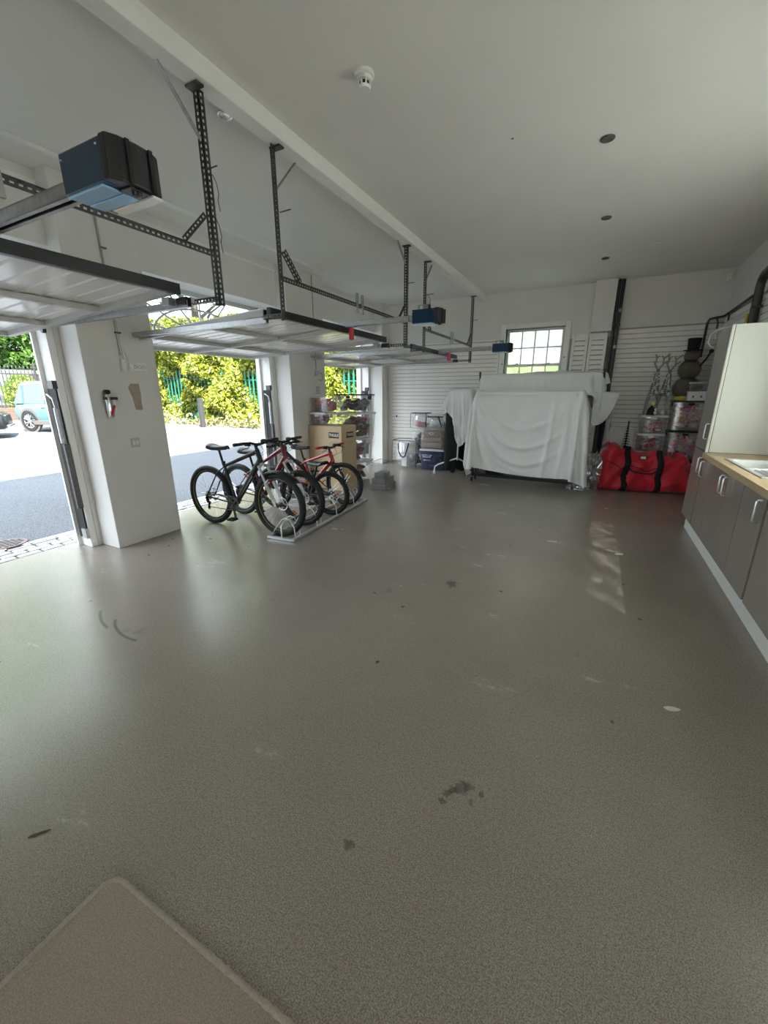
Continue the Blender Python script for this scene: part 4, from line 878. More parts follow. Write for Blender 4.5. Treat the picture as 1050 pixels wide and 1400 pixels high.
# wire deer
silver = pm('silver_wire', (.30, .28, .24), .4, .5)
def deer(label, x, y, s, lean, seed):
    t = thing('wire_deer', label, 'deer figure', (x, y, 1.152), 0, 'wire deer on the red decorations tub'); g = random.Random(seed)
    z0 = 1.152
    def P(a, b, c): return (x+a*s+lean*(c)*.18, y+b*s, z0+c*s)
    legs = [((-.10, -.05), (-.07, -.03)), ((-.10, .06), (-.07, .03)), ((.09, -.05), (.05, -.03)), ((.10, .06), (.05, .03))]
    for (a, b) in legs:
        MB().tube([P(a[0], a[1], 0), P(a[0]*.9, a[1], .18), P(b[0], b[1], .36)], .006, 5).tube([P(a[0]+.02, a[1], 0), P(a[0]*.7+.01, a[1], .2), P(b[0]*.5, b[1], .36)], .0045, 5).build('leg', silver, t)
    mb = MB()
    for k in range(7):
        c = .33+.035*k; mb.torus(P(0, 0, c), .075*s-.004*k, .0045, (0, 0, 1), 16, 4)
    for k in range(8):
        a = 2*PI*k/8; mb.tube([P(.075*math.cos(a), .06*math.sin(a), .33), P(.05*math.cos(a), .05*math.sin(a), .55), P(.03*math.cos(a), .03*math.sin(a), .70)], .0045, 4)
    mb.build('body', silver, t)
    mb = MB()
    for k in range(14): mb.ball(P(.06*g.uniform(-1, 1), -.06, .34+.36*k/14), .017, 7, 5)
    mb.build('light_beads', M['white'], t, smooth=60)['kind'] = 'stuff'
    MB().ball(P(0, -.02, .73), .028*s, 8, 6, (1, 1.6, 1)).build('head', silver, t, smooth=60)
    for sd in (-1, 1):
        pts = [P(.01*sd, 0, .75), P(.06*sd, 0, .84), P(.05*sd, 0, .92), P(.10*sd+.03, 0, 1.0)]
        MB().tube(pts, .011, 6).tube([pts[1], P(.10*sd+.02, 0, .89)], .009, 6).tube([pts[2], P(.02*sd, 0, .98)], .007, 6).build('antler', silver, t, smooth=50)
deer('left silver wire deer with antlers, on the tub above the red bag', .74, 7.98, .92, .1, 1)
deer('right silver wire deer with antlers, on the tub above the red bag', .88, 8.02, .90, .28, 2)
t = thing('small_tree', 'tiny dark tree with a gold star on the red decorations tub', 'ornament', (.745, 7.86, 1.152))
MB().lathe([(.065, 0), (.055, .06), (.06, .065), (.03, .12), (.02, .125), (.004, .15)], 12, (.745, 7.86, 1.153)).build('foliage', pm('dark_green_fir', (.015, .02, .014), .9), t)
st = [(.045*math.cos(PI/2+k*PI/5)*(1 if k % 2 == 0 else .42), .045*math.sin(PI/2+k*PI/5)*(1 if k % 2 == 0 else .42)) for k in range(10)]
MB().prism(st, 7.855, 7.866, lambda a, b, h: (.755+a, h, 1.335+b)).tube([(.745, 7.86, 1.29), (.755, 7.86, 1.33)], .004, 5).build('star', pm('pale_gold', (.72, .62, .30), .4, .2), t)
for x, z, r, m, lb in ((.79, 1.185, .032, 'lens', 'small cream bauble by the tiny tree'), (.80, 1.235, .026, 'lens', 'cream bauble resting on another bauble by the tiny tree'), (.90, 1.187, .034, 'white', 'white bauble at the right front of the red decorations tub')):
    b = thing('bauble', lb, 'bauble', (x, 7.84, z-r), 0, 'baubles on the red decorations tub')
    MB().ball((x, 7.84, z), r, 16, 10).build('ball', M[m], b, smooth=60); MB().lathe([(.008, 0), (.008, .01)], 8, (x, 7.84, z+r-.002)).build('cap', M['chrome'], b)
# slim dark fir between rail and tubs, and radiator
t = thing('slim_fir', 'slim dark artificial fir peeking up behind the red bag', 'artificial tree', (.47, 7.93, 0))
mb = MB()
for k in range(16):
    z = .35+.042*k; r = .12*(1-k/17)
    for j in range(9): a = j*.7+k; mb.tube([(.47, 7.93, z), (.47+r*math.cos(a), 7.93+r*.6*math.sin(a), z-.02)], [.006, .002], 4)
mb.build('branches', pm('dark_green_fir', (.015, .02, .014), .9), t); MB().tube([(.47, 7.93, .01), (.47, 7.93, 1.05)], .009, 6).build('trunk', M['tree'], t); MB().lathe([(.06, 0), (.02, .03)], 10, (.47, 7.93, 0)).build('base', M['blackpl'], t)
t = thing('radiator', 'white ribbed radiator on the back wall behind the red bag', 'radiator', (.36, YB-.08, .15))
MB().box(.14, .59, YB-.10, YB-.04, .15, .87).build('panel', M['slat'], t, bevel=.006)
for k in range(15): MB().box(.155+.029*k, .17+.029*k, YB-.108, YB-.10, .18, .84).build('rib', M['slat'], t)
MB().box(.13, .60, YB-.112, YB-.03, .87, .89).build('top_grille', M['slat'], t)

# ------------------------------------------------------------------ red bag
RB = M['redbag']
t = thing('holdall', 'big bulging red nylon bag with black straps on the floor by the dust sheets', 'bag', (.74, 7.50, 0), math.radians(7.5))
def bagpt(u, v):
    """u along the length 0..1, v around the section 0..1; local coordinates"""
    x = -.66+1.30*u
    top = .80-.16*min(1, u/.25) if u < .25 else .64-.10*(u-.25)/.75
    top += .05*math.sin(u*23)*(u > .2)*.4
    e = min(1, min(u, 1-u)/.10); e = math.sqrt(max(0, 1-(1-e)**2))*.5+.5*min(1, e*1.5)
    a = 2*PI*v; ca, sa = math.cos(a), math.sin(a); p_ = .55
    yy = .24*math.copysign(abs(ca)**p_, ca)*(.35+.65*e); zz = top/2*(1+math.copysign(abs(sa)**p_, sa))*1.0
    if u < .03 or u > .97: zz = top/2+(zz-top/2)*(.55+.45*e)
    lean = 1-.18*(zz/top)
    n1 = math.sin(9*x+5*zz+1)*math.sin(11*zz-3*x)*.026+math.sin(23*x-14*zz)*.012+.020*math.sin(17*zz+6*x+2*math.sin(9*x))
    mid = -.03*math.exp(-((zz-.33)/.035)**2)
    yy = yy*lean*(1+mid*3)+(n1 if ca < 0 else -n1)*(1 if abs(ca) > .2 else .3)
    zz = zz+(.02*math.sin(14*x+8*yy)+.012*math.sin(31*x+4))*(zz > .3)
    xx = x*(1-.10*(zz/.8)) + .012*math.sin(20*zz+4*yy)
    if u > .9: xx -= .05*math.sin(zz*14)*(u-.9)*10*.5
    return (xx, yy, max(.004, zz))
mb = MB(); NU, NV = 76, 56
mb.grid(bagpt, NU, NV); k0 = len(mb.v)
for i in (0, NU):
    ring_ = [i*(NV+1)+j for j in range(NV)]; c = Vector((0, 0, 0))
    for r_ in ring_: c += Vector(mb.v[r_])
    c /= NV; mb.v.append(tuple(c+Vector((-.03 if i == 0 else .03, 0, 0)))); ci = len(mb.v)-1
    for j in range(NV): mb.f.append((ring_[j], ring_[(j+1) % NV], ci))
mb.build('body', RB, t, local=True, smooth=180)
def strap(u, name):
    prof = [Vector(bagpt(u, v)) for v in np.linspace(.16, .74, 26)]
    prof = [q_ for q_ in prof if q_.y < .25 ]
    mb = MB(); prev = None
    for i, q_ in enumerate(prof):
        nrm = Vector((0, q_.y, q_.z-.34)).normalized()*.014 if q_.z > .05 else Vector((0, -.012, 0))
        mb.v += [tuple(q_+nrm+Vector((-.042, 0, 0))), tuple(q_+nrm+Vector((.042, 0, 0)))]
        if i: n_ = len(mb.v); mb.f.append((n_-4, n_-3, n_-1, n_-2))
    return mb.build(name, M['cloth_black'], t, local=True, smooth=60, solid=.006)
strap(.28, 'strap'); strap(.64, 'strap')
hp = [(-.28, -.30, .40), (-.20, -.315, .34), (-.06, -.315, .315), (.06, -.315, .32), (.16, -.30, .42)]
MB().tube(hp, .011, 7).build('carry_handle', M['cloth_black'], t, local=True, smooth=60)
MB().tube([Vector(bagpt(u, .49))+Vector((0, -.008, 0)) for u in np.linspace(.03, .97, 40)], .005, 6).build('zip_seam', M['cloth_black'], t, local=True, smooth=60)
lp = Vector(bagpt(.46, .37)); Rm = Matrix.Translation(lp+Vector((0, -.03, .0))) @ Matrix.Rotation(math.radians(-18), 4, 'X')
MB().box(-.05, .05, -.004, .004, -.03, .03, Rm).build('label_holder', M['cloth_black'], t, local=True); MB().box(-.036, .036, -.007, -.0045, -.019, .019, Rm).build('label_card', M['lens'], t, local=True)

# ------------------------------------------------------------------ left-hand stack by the back wall
tub('blue clear tub with white lid on the floor against the slatted back wall', -3.13, -2.60, 7.62, 8.02, 0, .42, mat=CLB, tp=.035, clips=False, lidmat=M['white'])
heap(-3.05, -2.68, 7.66, 7.97, .015, .36, heapmat('navy_contents', [(0, (.06, .08, .18)), (.5, (.10, .13, .26)), (.85, (.16, .20, .34))]), 'dark blue things inside the blue clear tub', seed=71, n=40, r=.06, ribbons=0)
wr_ = MB(); g_ = random.Random(4)
for zz, x0, x1 in ((.30, -3.06, -2.88), (.265, -3.05, -2.90), (.20, -3.03, -2.91)):
    xx = x0
    while xx < x1: wr_.box(xx, xx+.010+.014*g_.random(), 7.628+.012*(.42-zz), 7.6295+.012*(.42-zz), zz-.011+.006*g_.random(), zz+.008+.006*g_.random()); xx += .03
tag(wr_.build('sticker', M['white']), 'white scribbled lettering sticker on the front of the blue tub', 'sticker', None, 'stuff')
tub('clear tub of folded beige blankets on top of the blue tub', -3.12, -2.64, 7.64, 8.00, .424, .84, tp=.012, lid='clear', clips=False)
for k, (z0, z1, lb) in enumerate(((.436, .555, 'lowest folded beige blanket in the clear tub'), (.556, .655, 'middle folded beige blanket in the clear tub'), (.656, .775, 'top folded beige blanket in the clear tub'))):
    mb = MB().prism(rr(7.665, 7.97, z0, z1, .045, 5), -3.085+.01*k, -2.68-.012*k, lambda a, b, h: (h, a, b+.02*(h+2.9)*(1 if k == 1 else 0)))
    tag(mb.build('blanket', pm('beige_wool', (.36, .285, .225), .95, bump=.4, bscale=90), smooth=40), lb, 'blanket', 'folded blankets')
t_ = MB().torus((-2.88, 7.632, .735), .03, .005, (0, 1, 0), 20, 6); t_.v = [(a*1+(a+2.88)*.35, b, .735+(c-.735)*.7) for a, b, c in t_.v]
tag(t_.build('tub_handle', M['white'], smooth=60), 'oval handle on the front of the blanket tub', 'handle')
def zipbag(label, x0, x1, y0, y1, z0, z1, seed, fill, straps=True, tilt=0):
    t = thing('zip_bag', label, 'storage bag', ((x0+x1)/2, (y0+y1)/2, z0), 0, 'clear zipped storage bags')
    w, d, h = (x1-x0)/2, (y1-y0)/2, (z1-z0)
    b = crumple((0, 0, h/2), 1, (w*.86, d*.86, h*.43), seed=seed, amp=.10, fr=2.5)
    b.v = [(max(-w, min(w, a)), max(-d, min(d, c)), max(.002, min(h, e))) for a, c, e in b.v]
    b.build('film', CLT, t, local=True, smooth=40)
    for zz in ((h-.012,)): MB().tube([(a, c, zz) for a, c in rr(-w+.012, w-.012, -d+.012, d-.012, .04, 3)], .006, 6, closed=True).build('piping', M['cloth_black'], t, local=True, smooth=60)
    for a in (-w+.012, w-.012): MB().tube([(a, -d+.015, .01), (a, -d+.008, h*.5), (a, -d+.015, h-.015)], .005, 6).build('piping', M['cloth_black'], t, local=True, smooth=60)
    if straps: MB().tube([(-w*.42, -d-.004, h*.88), (-w*.38, -d-.012, h*.6), (-w*.22, -d-.016, h*.44), (0, -d-.016, h*.40), (w*.12, -d-.016, h*.44), (w*.26, -d-.012, h*.64), (w*.40, -d-.004, h*.9)], .012, 7).build('handle', M['cloth_black'], t, local=True, smooth=60)
    return t
zipbag('clear zipped bag with black handles on the floor beside the blue tub', -3.74, -3.18, 7.60, 7.98, .002, .585, 81, None)
tag(crumple((-3.46, 7.80, .16), .12, (1.85, 1.1, 1.2), seed=82, amp=.06).build('white_bundle', pm('pale_grey_linen', (.55, .56, .58), .9, bump=.3, bscale=20), smooth=60), 'pale grey folded bundle low in the clear zipped bag', 'bundle')
tag(crumple((-3.46, 7.80, .43), .10, (2.0, 1.2, 1.0), seed=83, amp=.1).build('white_bundle', pm('white_linen', (.76, .76, .77), .9, bump=.3, bscale=20), smooth=60), 'white folded bundle at the top of the clear zipped bag', 'bundle')
tag(MB().box(-3.50, -3.39, 7.592, 7.598, .05, .30).build('paper_insert', M['white']), 'white paper insert on the front of the clear zipped bag', 'paper')
tub('small clear box behind the zipped bag, under the flopped bag', -3.38, -3.145, 7.84, 8.16, 0, .80, tp=.01, clips=False)
heap(-3.35, -3.17, 7.86, 8.12, .02, .74, H_GREY, 'grey odds and ends in the small clear box behind the zipped bag', seed=84, n=40)
zipbag('flopped clear bag with black piping on top of the blanket tub', -3.02, -2.62, 7.66, 8.02, .842, 1.06, 85, None, straps=False)
zipbag('pinkish clear bag with black piping at the left, behind the blanket tub', -3.42, -3.06, 7.80, 8.16, .802, 1.12, 86, None, straps=False)
tag(crumple((-2.82, 7.84, .92), .07, (2.2, 1.6, .9), seed=87, amp=.12).build('white_bundle', pm('white_linen', (.76, .76, .77), .9), smooth=60), 'white bundle inside the flopped clear bag', 'bundle')
tag(crumple((-3.24, 7.98, .88), .06, (2.0, 1.6, 1.0), seed=88, amp=.12).build('pink_bundle', pm('pink_linen', (.70, .30, .33), .9), smooth=60), 'pink bundle inside the left clear bag', 'bundle')
MBs = MB().bar((-2.75, 7.655, 1.06), (-2.68, 7.655, .86), .02, .006, (0, 1, 0)); tag(MBs.build('bag_strap', M['cloth_black']), 'black strap across the flopped clear bag', 'strap')
tag(MB().box(-3.93, -3.905, YB-.04, YB-.025, 1.00, 1.04).build('slat_hook', M['blackpl'], bevel=.003), 'small black hook on the slatted wall left of the bags', 'hook')

# ------------------------------------------------------------------ brown carton and tubs by the middle pillar
t = thing('carton', 'tall brown cardboard box with a dark printed label, behind the bikes', 'box', (-3.78, 5.52, 0), math.radians(-3))
CW, CD, CH = .325, .20, 1.01
MB().box(-CW, CW, -CD, CD, 0, CH).build('body', M['carton'], t, local=True, bevel=.006)
for s_ in (-1, 1): MB().box(-CW+.002, CW-.002, s_*.002 if s_ > 0 else -CD, CD if s_ > 0 else -.002, CH, CH+.006).build('flap', M['carton'], t, local=True)
MB().box(-.03, .03, -CD-.0015, CD+.0015, CH+.006, CH+.0075).build('tape', pm('brown_tape', (.36, .25, .13), .3), t, local=True)
def printed(x0, x1, z0, z1, side, txt, size):
    if side == 'front': l_ = MB().box(x0, x1, -CD-.0025, -CD-.0005, z0, z1).build('printed_label', M['ink'], t, local=True)
    else: l_ = MB().box(CW+.0005, CW+.0025, x0, x1, z0, z1).build('printed_label', M['ink'], t, local=True)
    cu = bpy.data.curves.new('printed_logo', 'FONT'); cu.body = txt; cu.size = size; cu.align_x = 'CENTER'; cu.align_y = 'CENTER'; cu.extrude = .0006; cu.offset = .0011; cu.space_character = 1.0
    to_ = bpy.data.objects.new('text', cu); COL.objects.link(to_); bpy.context.view_layer.update(); me = bpy.data.meshes.new_from_object(to_.evaluated_get(bpy.context.evaluated_depsgraph_get())); bpy.data.objects.remove(to_)
    me.materials.clear(); me.materials.append(M['white']); o = bpy.data.objects.new('printed_logo', me); COL.objects.link(o); o.parent = l_
    if side == 'front': o.location = ((x0+x1)/2, -CD-.0032, (z0+z1)/2); o.rotation_euler = (PI/2, 0, 0)
    else: o.location = (CW+.0032, (x0+x1)/2, (z0+z1)/2); o.rotation_euler = (PI/2, 0, PI/2)
printed(.08, .275, .83, .92, 'front', 'THULE', .060); printed(-.07, .12, .83, .92, 'side', 'THULE', .056)
fp = MB()
for zz, x0, x1 in ((.77, .09, .26), (.745, .07, .27), (.715, .08, .22), (.68, .12, .26), (.46, .06, .24), (.43, .08, .2)): fp.box(x0, x1, -CD-.0012, -CD-.0003, zz-.003, zz+.003)
fp.build('fine_print', pm('faded_print', (.33, .235, .14), .8), t, local=True); fp = MB()
for zz, x0, x1 in ((.77, -.05, .1), (.745, -.06, .08)): fp.box(CW+.0003, CW+.0012, x0, x1, zz-.003, zz+.003)
fp.build('fine_print', pm('faded_print', (.33, .235, .14), .8), t, local=True)
tub('clear tub with white lid on the brown carton, against the pillar', -4.11, -3.80, 5.36, 5.70, 1.02, 1.215, tp=.02)
heap(-4.07, -3.84, 5.39, 5.66, 1.03, 1.17, H_PURPLE, 'purple and red contents of the tub on the carton', seed=91, n=30, r=.04)
tub('clear tub with a red lidded box inside, topmost above the carton on the left', -4.08, -3.72, 5.38, 5.70, 1.218, 1.455, tp=.015, lid='clear')
tag(MB().box(-4.03, -3.86, 5.42, 5.64, 1.225, 1.33).build('dark_box', M['iron'], bevel=.01), 'dark box inside the top left clear tub', 'box')
tag(MB().box(-4.03, -3.86, 5.42, 5.64, 1.331, 1.42).build('red_box', pm('red_card', (.50, .05, .06), .6), bevel=.01), 'red box on the dark box inside the top left clear tub', 'box')
tag(crumple((-3.785, 5.54, 1.31), .055, (.9, 1.8, 1.4), seed=92, amp=.1).build('red_cloth', pm('dull_red_cloth', (.36, .06, .08), .9), smooth=60), 'dull red cloth at the right of the top left clear tub', 'cloth')
# stack behind the carton, in front of the third doorway
tub('lowest clear tub of the stack behind the carton', -4.10, -3.52, 6.0, 6.42, 0, .37, tp=.02)
heap(-4.05, -3.57, 6.03, 6.38, .02, .32, H_DARK, 'dark contents of the lowest tub behind the carton', seed=93, n=40, r=.05)
tub('clear tub of dark red cloth, second from the floor behind the carton', -4.10, -3.52, 6.0, 6.42, .372, .76, tp=.02)
heap(-4.05, -3.56, 6.03, 6.38, .39, .70, H_PURPLE, 'dark red cloth bundles in the second tub behind the carton', seed=94, n=44, r=.055, ribbons=0)
tub('large clear tub of mixed things, third from the floor behind the carton', -4.12, -3.46, 6.0, 6.44, .762, 1.19, tp=.03)
heap(-4.06, -3.52, 6.03, 6.40, .78, 1.14, H_DARK, 'mixed dark things in the large clear tub behind the carton', seed=95, n=60, r=.06, ribbons=5)
tub('clear tub of grey tools with black lid, top of the stack behind the carton', -4.08, -3.47, 6.02, 6.42, 1.193, 1.49, tp=.015, lid='black')
heap(-4.04, -3.52, 6.05, 6.38, 1.205, 1.44, H_GREY, 'grey tools and cloth in the topmost tub behind the carton', seed=96, n=44, r=.055, ribbons=4)
# open clear crate with grey cases, right of the bikes
tub('open clear crate holding grey cases, on the floor right of the bikes', -3.19, -2.78, 5.55, 6.10, .001, .43, tp=.035, opened=True, clips=False, rz=math.radians(6))
for (x0, x1, y0, y1, z0, z1, lb) in ((-3.13, -2.86, 5.60, 5.98, .012, .10, 'lowest grey case in the open clear crate'), (-3.12, -2.88, 5.62, 5.96, .102, .19, 'middle grey case in the open clear crate'), (-3.09, -2.92, 5.65, 5.88, .192, .275, 'small dark case on top in the open clear crate')):
    t = thing('grey_case', lb, 'case', ((x0+x1)/2, (y0+y1)/2, z0), 0, 'grey cases in the crate')
    MB().box(x0, x1, y0, y1, z0, z1).build('body', pm('grey_case_plastic', (.13, .13, .12), .5), t, bevel=.008)
    MB().box(x0+.03, x0+.07, y0-.005, y0, z0+.03, z0+.055).box(x1-.07, x1-.03, y0-.005, y0, z0+.03, z0+.055).build('latch', M['iron'], t, bevel=.002)

# ------------------------------------------------------------------ bicycles and their rack
def wheel(name, parent, x, R, tw, tyremat, accent=None, disc=False, sprk=0, n=56):
    z = R
    w = MB().torus((x, 0, z), R-tw, tw, (0, 1, 0), n, 10).build(name, tyremat, parent, local=True, smooth=80)
    mb = MB().torus((x, 0, z), R-2*tw-.006, .011, (0, 1, 0), n, 8, 1.1); o = mb.build('rim', M['blackpl'], w, local=True, smooth=70)
    if accent: MB().torus((x, 0, z), R-2*tw+.004, .004, (0, 1, 0), n, 6, 3.6).build('rim_stripe', accent, w, local=True, smooth=70)
    sp = MB(); rh = .026; ro = R-2*tw-.012
    for k in range(28):
        a = 2*PI*k/28; b = a+(.42 if k % 2 else -.42); yy = .028 if (k//2) % 2 else -.028
        sp.tube([(x+rh*math.cos(b), yy, z+rh*math.sin(b)), (x+ro*math.cos(a), 0, z+ro*math.sin(a))], .0011, 4, caps=False)
    sp.build('spokes', M['chrome'], w, local=True)
    MB().lathe([(.012, -.05), (.026, -.032), (.016, -.028), (.016, .028), (.026, .032), (.012, .05)], 14, (x, 0, z), (0, 1, 0)).build('hub', M['iron'], w, local=True, smooth=40)
    if disc: MB().torus((x, .045, z), .068, .006, (0, 1, 0), 28, 6, .25).tube([(x-.07, .045, z), (x+.07, .045, z)], .004, 5).tube([(x, .045, z-.07), (x, .045, z+.07)], .004, 5).build('brake_disc', M['steel'], w, local=True)
    if sprk:
        mb = MB()
        for i in range(7): r_ = .055-.005*i; mb.lathe([(r_, -.036-.004*i), (r_, -.034-.004*i), (.02, -.034-.004*i)], 22, (x, 0, z), (0, 1, 0))
        mb.build('cassette', M['steel'], w, local=True)
    return w
def bike(label, loc, rz, L=1.05, R=.345, tw=.031, frame='black', fork='white', accent=None, saddle_h=.92, bar_h=1.02, reach=0, grip='blackpl', reflect=False, mudflap=False, lean=0.0, decal=None, disc=True):
    t = thing('bicycle', label, 'bicycle', loc, rz, 'bicycles in the rack'); t.rotation_euler.x = lean
    f = dict(black=M['blackpl'], red=pm('red_bike_paint', (.42, .012, .02), .25, coat=.5), darkred=pm('dark_red_bike_paint', (.20, .008, .02), .25, coat=.5))[frame]
    bb = Vector((.41*L/1.05, 0, R-.05)); ht = Vector((L*.755+reach, 0, bar_h-.07)); hb = ht+Vector((.05, 0, -.14)); st = Vector((bb.x-.15*saddle_h, 0, saddle_h-.20)); ra = Vector((0, 0, R)); fa = Vector((L, 0, R))
    fr = MB()
    fr.tube([bb, st+Vector((0, 0, .02))], .017, 10).tube([hb+Vector((-.012, 0, .03)), bb], [.033, .028], 10).tube([ht+Vector((0, 0, -.02)), st.lerp(bb, .06)], [.024, .018], 10).tube([ht, hb], .027, 12)
    for s_ in (-1, 1):
        fr.tube([ra+Vector((0, s_*.062, 0)), ra.lerp(bb, .65)+Vector((0, s_*.05, 0)), bb+Vector((0, s_*.03, 0))], .010, 8)
        fr.tube([ra+Vector((0, s_*.062, 0)), ra.lerp(st, .75)+Vector((0, s_*.045, 0)), st.lerp(bb, .08)+Vector((0, s_*.012, 0))], .008, 8)
        fr.box(-.018, .018, s_*.062-.005, s_*.062+.005, R-.02, R+.02)
    fr.lathe([(.022, -.036), (.022, .036)], 14, bb, (0, 1, 0))
    fo = fr.build('frame', f, t, local=True, smooth=50)
    d_ = (bb-hb).normalized(); n_ = d_.cross(Vector((0, 1, 0)))
    if decal: MB().bar(hb.lerp(bb, .30)+Vector((0, -.025, 0)), hb.lerp(bb, .82)+Vector((0, -.022, 0)), .003, .020, n_).build('frame_decal', decal, fo, local=True)
    wheel('rear_wheel', t, 0, R, tw, M['black'], accent, disc, 1); wheel('front_wheel', t, L, R, tw, M['black'], accent, disc)
    fk = {'white': M['white'], 'silver': pm('silver_fork', (.55, .55, .55), .3, .6), 'black': M['blackpl'], 'red': f}[fork]
    k = hb+Vector((.012, 0, -.03)); m_ = MB().tube([hb, k], .019, 10)
    for s_ in (-1, 1): m_.tube([k+Vector((0, s_*.03, .005)), k+Vector((.002, s_*.062, -.01))], .018, 8).tube([k+Vector((.002, s_*.062, .01)), k.lerp(fa, .5)+Vector((0, s_*.062, 0))], .014, 10).tube([k.lerp(fa, .42)+Vector((0, s_*.062, 0)), fa+Vector((-.012, s_*.062, .03)), fa+Vector((0, s_*.062, -.005))], [.020, .018, .013], 10)
    a_ = k.lerp(fa, .45); m_.tube([a_+Vector((-.01, -.062, 0)), a_+Vector((.02, -.055, .05)), a_+Vector((.02, .055, .05)), a_+Vector((-.01, .062, 0))], .010, 8)
    fo2 = m_.build('fork', fk, t, local=True, smooth=50)
    if accent: MB().tube([k.lerp(fa, .50)+Vector((.004, -.082, 0)), fa+Vector((-.008, -.080, .06))], .006, 6).build('fork_stripe', accent, fo2, local=True)
    hd = ht+Vector((-.012, 0, .05)); sm = hd+Vector((.06, 0, .012))
    MB().tube([ht, hd], .018, 10).tube([hd, sm], .017, 10).build('stem', M['blackpl'], t, local=True, smooth=50)
    w_ = .31
    hbr = MB().tube([sm+Vector((-.035, -w_, .02)), sm+Vector((-.01, -.12, .022)), sm+Vector((0, -.05, 0)), sm+Vector((0, .05, 0)), sm+Vector((-.01, .12, .022)), sm+Vector((-.035, w_, .02))], .013, 10).build('handlebar', M['blackpl'], t, local=True, smooth=60)
    for s_ in (-1, 1):
        MB().tube([sm+Vector((-.037, s_*(w_+.01), .02)), sm+Vector((-.022, s_*.19, .022))], [.0175, .016], 10).build('grip', M[grip], hbr, local=True, smooth=50)
        MB().box(sm.x-.03, sm.x+.02, s_*.165-.018, s_*.165+.018, sm.z-.005, sm.z+.035).tube([sm+Vector((.01, s_*.16, .01)), sm+Vector((.035, s_*.19, -.015)), sm+Vector((.02, s_*.27, -.03))], .005, 6).build('brake_lever', M['blackpl'], hbr, local=True, smooth=40)
        MB().tube([sm+Vector((.02, s_*.16, .0)), sm+Vector((.10, s_*.11, .02)), sm+Vector((.11, s_*.05, -.06)), ht+Vector((.04, s_*.03, -.06)), ht+Vector((-.04, s_*.03, -.06))], .0028, 5).build('cable', M['black'], hbr, local=True, smooth=60)
    MB().lathe([(.03, 0), (.034, .01), (.03, .03), (.02, .036)], 12, sm+Vector((.0, .06, .01))).build('bell', M['blackpl'], hbr, local=True, smooth=40)
    sp_ = st+(st-bb).normalized()*(saddle_h-.05-st.z)/((st-bb).normalized().z)
    MB().tube([st-Vector((0, 0, .03)), sp_], .0135, 10).lathe([(.022, -.012), (.022, .012)], 12, st+Vector((0, 0, .02))).build('seat_post', M['blackpl'], t, local=True, smooth=50)
    def sad(u, v):
        x = -.13+.27*u; w = .070*(1-u)**.8+.019; w *= (1 if u > .08 else .75+.25*u/.08); a = PI*(v-.5)*1.25
        return (sp_.x+x, w*math.sin(a), sp_.z+.028+.028*math.cos(a)+.012*(u < .25)*(1-u/.25)-.008*math.sin(PI*u))
    sb = MB().grid(sad, 18, 12); sb.build('saddle', M['blackpl'], t, local=True, smooth=70, solid=.012)
    MB().tube([sp_+Vector((-.09, -.02, .022)), sp_+Vector((0, -.022, 0)), sp_+Vector((.09, -.01, .022))], .004, 6).tube([sp_+Vector((-.09, .02, .022)), sp_+Vector((0, .022, 0)), sp_+Vector((.09, .01, .022))], .004, 6).build('saddle_rails', M['iron'], t, local=True)
    c = MB()
    for r_, y in ((.082, -.052), (.066, -.046), (.05, -.041)): c.torus((bb.x, y, bb.z), r_, .005, (0, 1, 0), 36, 6, .5)
    for k_ in range(4): a = PI/4+k_*PI/2; c.bar((bb.x, -.05, bb.z), (bb.x+.08*math.cos(a), -.05, bb.z+.08*math.sin(a)), .016, .006, (0, 1, 0))
    cs = c.build('crankset', M['iron'], t, local=True, smooth=50)
    for s_, a in ((-1, -1.35), (1, -1.35+PI)):
        e = bb+Vector((.165*math.cos(a), s_*.07, .165*math.sin(a))); MB().bar(bb+Vector((0, s_*.062, 0)), e, .012, .026, (0, 1, 0)).build('crank_arm', M['iron'], cs, local=True, bevel=.003)
        pd = MB().box(e.x-.045, e.x+.045, e.y+s_*.015-.004, e.y+s_*.015+.004, e.z-.008, e.z+.008).box(e.x-.045, e.x+.045, e.y+s_*.09-.004, e.y+s_*.09+.004, e.z-.008, e.z+.008).box(e.x-.045, e.x-.035, e.y+s_*.05-.04, e.y+s_*.05+.04, e.z-.01, e.z+.01).box(e.x+.035, e.x+.045, e.y+s_*.05-.04, e.y+s_*.05+.04, e.z-.01, e.z+.01).tube([e, e+Vector((0, s_*.09, 0))], .012, 8).build('pedal', M['blackpl'], cs, local=True)
    MB().tube([(0, -.05, R+.045), bb+Vector((0, -.05, .082))], .0045, 5).tube([(.02, -.055, R-.13), bb+Vector((0, -.05, -.082))], .0045, 5).build('chain', M['iron'], t, local=True)
    MB().bar((.0, -.07, R-.01), (.03, -.075, R-.075), .012, .03, (0, 1, 0)).bar((.035, -.07, R-.075), (.02, -.07, R-.145), .010, .022, (0, 1, 0)).torus((.035, -.065, R-.075), .018, .005, (0, 1, 0), 14, 6).torus((.02, -.065, R-.14), .018, .005, (0, 1, 0), 14, 6).build('derailleur', M['blackpl'], t, local=True)
    om = pm('orange_reflector', (.75, .22, .01), .25)
    if reflect:
        for xx in (0, L):
            for a in (1.0, 1.0+PI): MB().bar((xx+(R-.11)*math.cos(a)-.03*math.sin(a), -.006, R+(R-.11)*math.sin(a)+.03*math.cos(a)), (xx+(R-.11)*math.cos(a)+.03*math.sin(a), -.006, R+(R-.11)*math.sin(a)-.03*math.cos(a)), .010, .028, (0, 1, 0)).build('spoke_reflector', om, t, local=True)
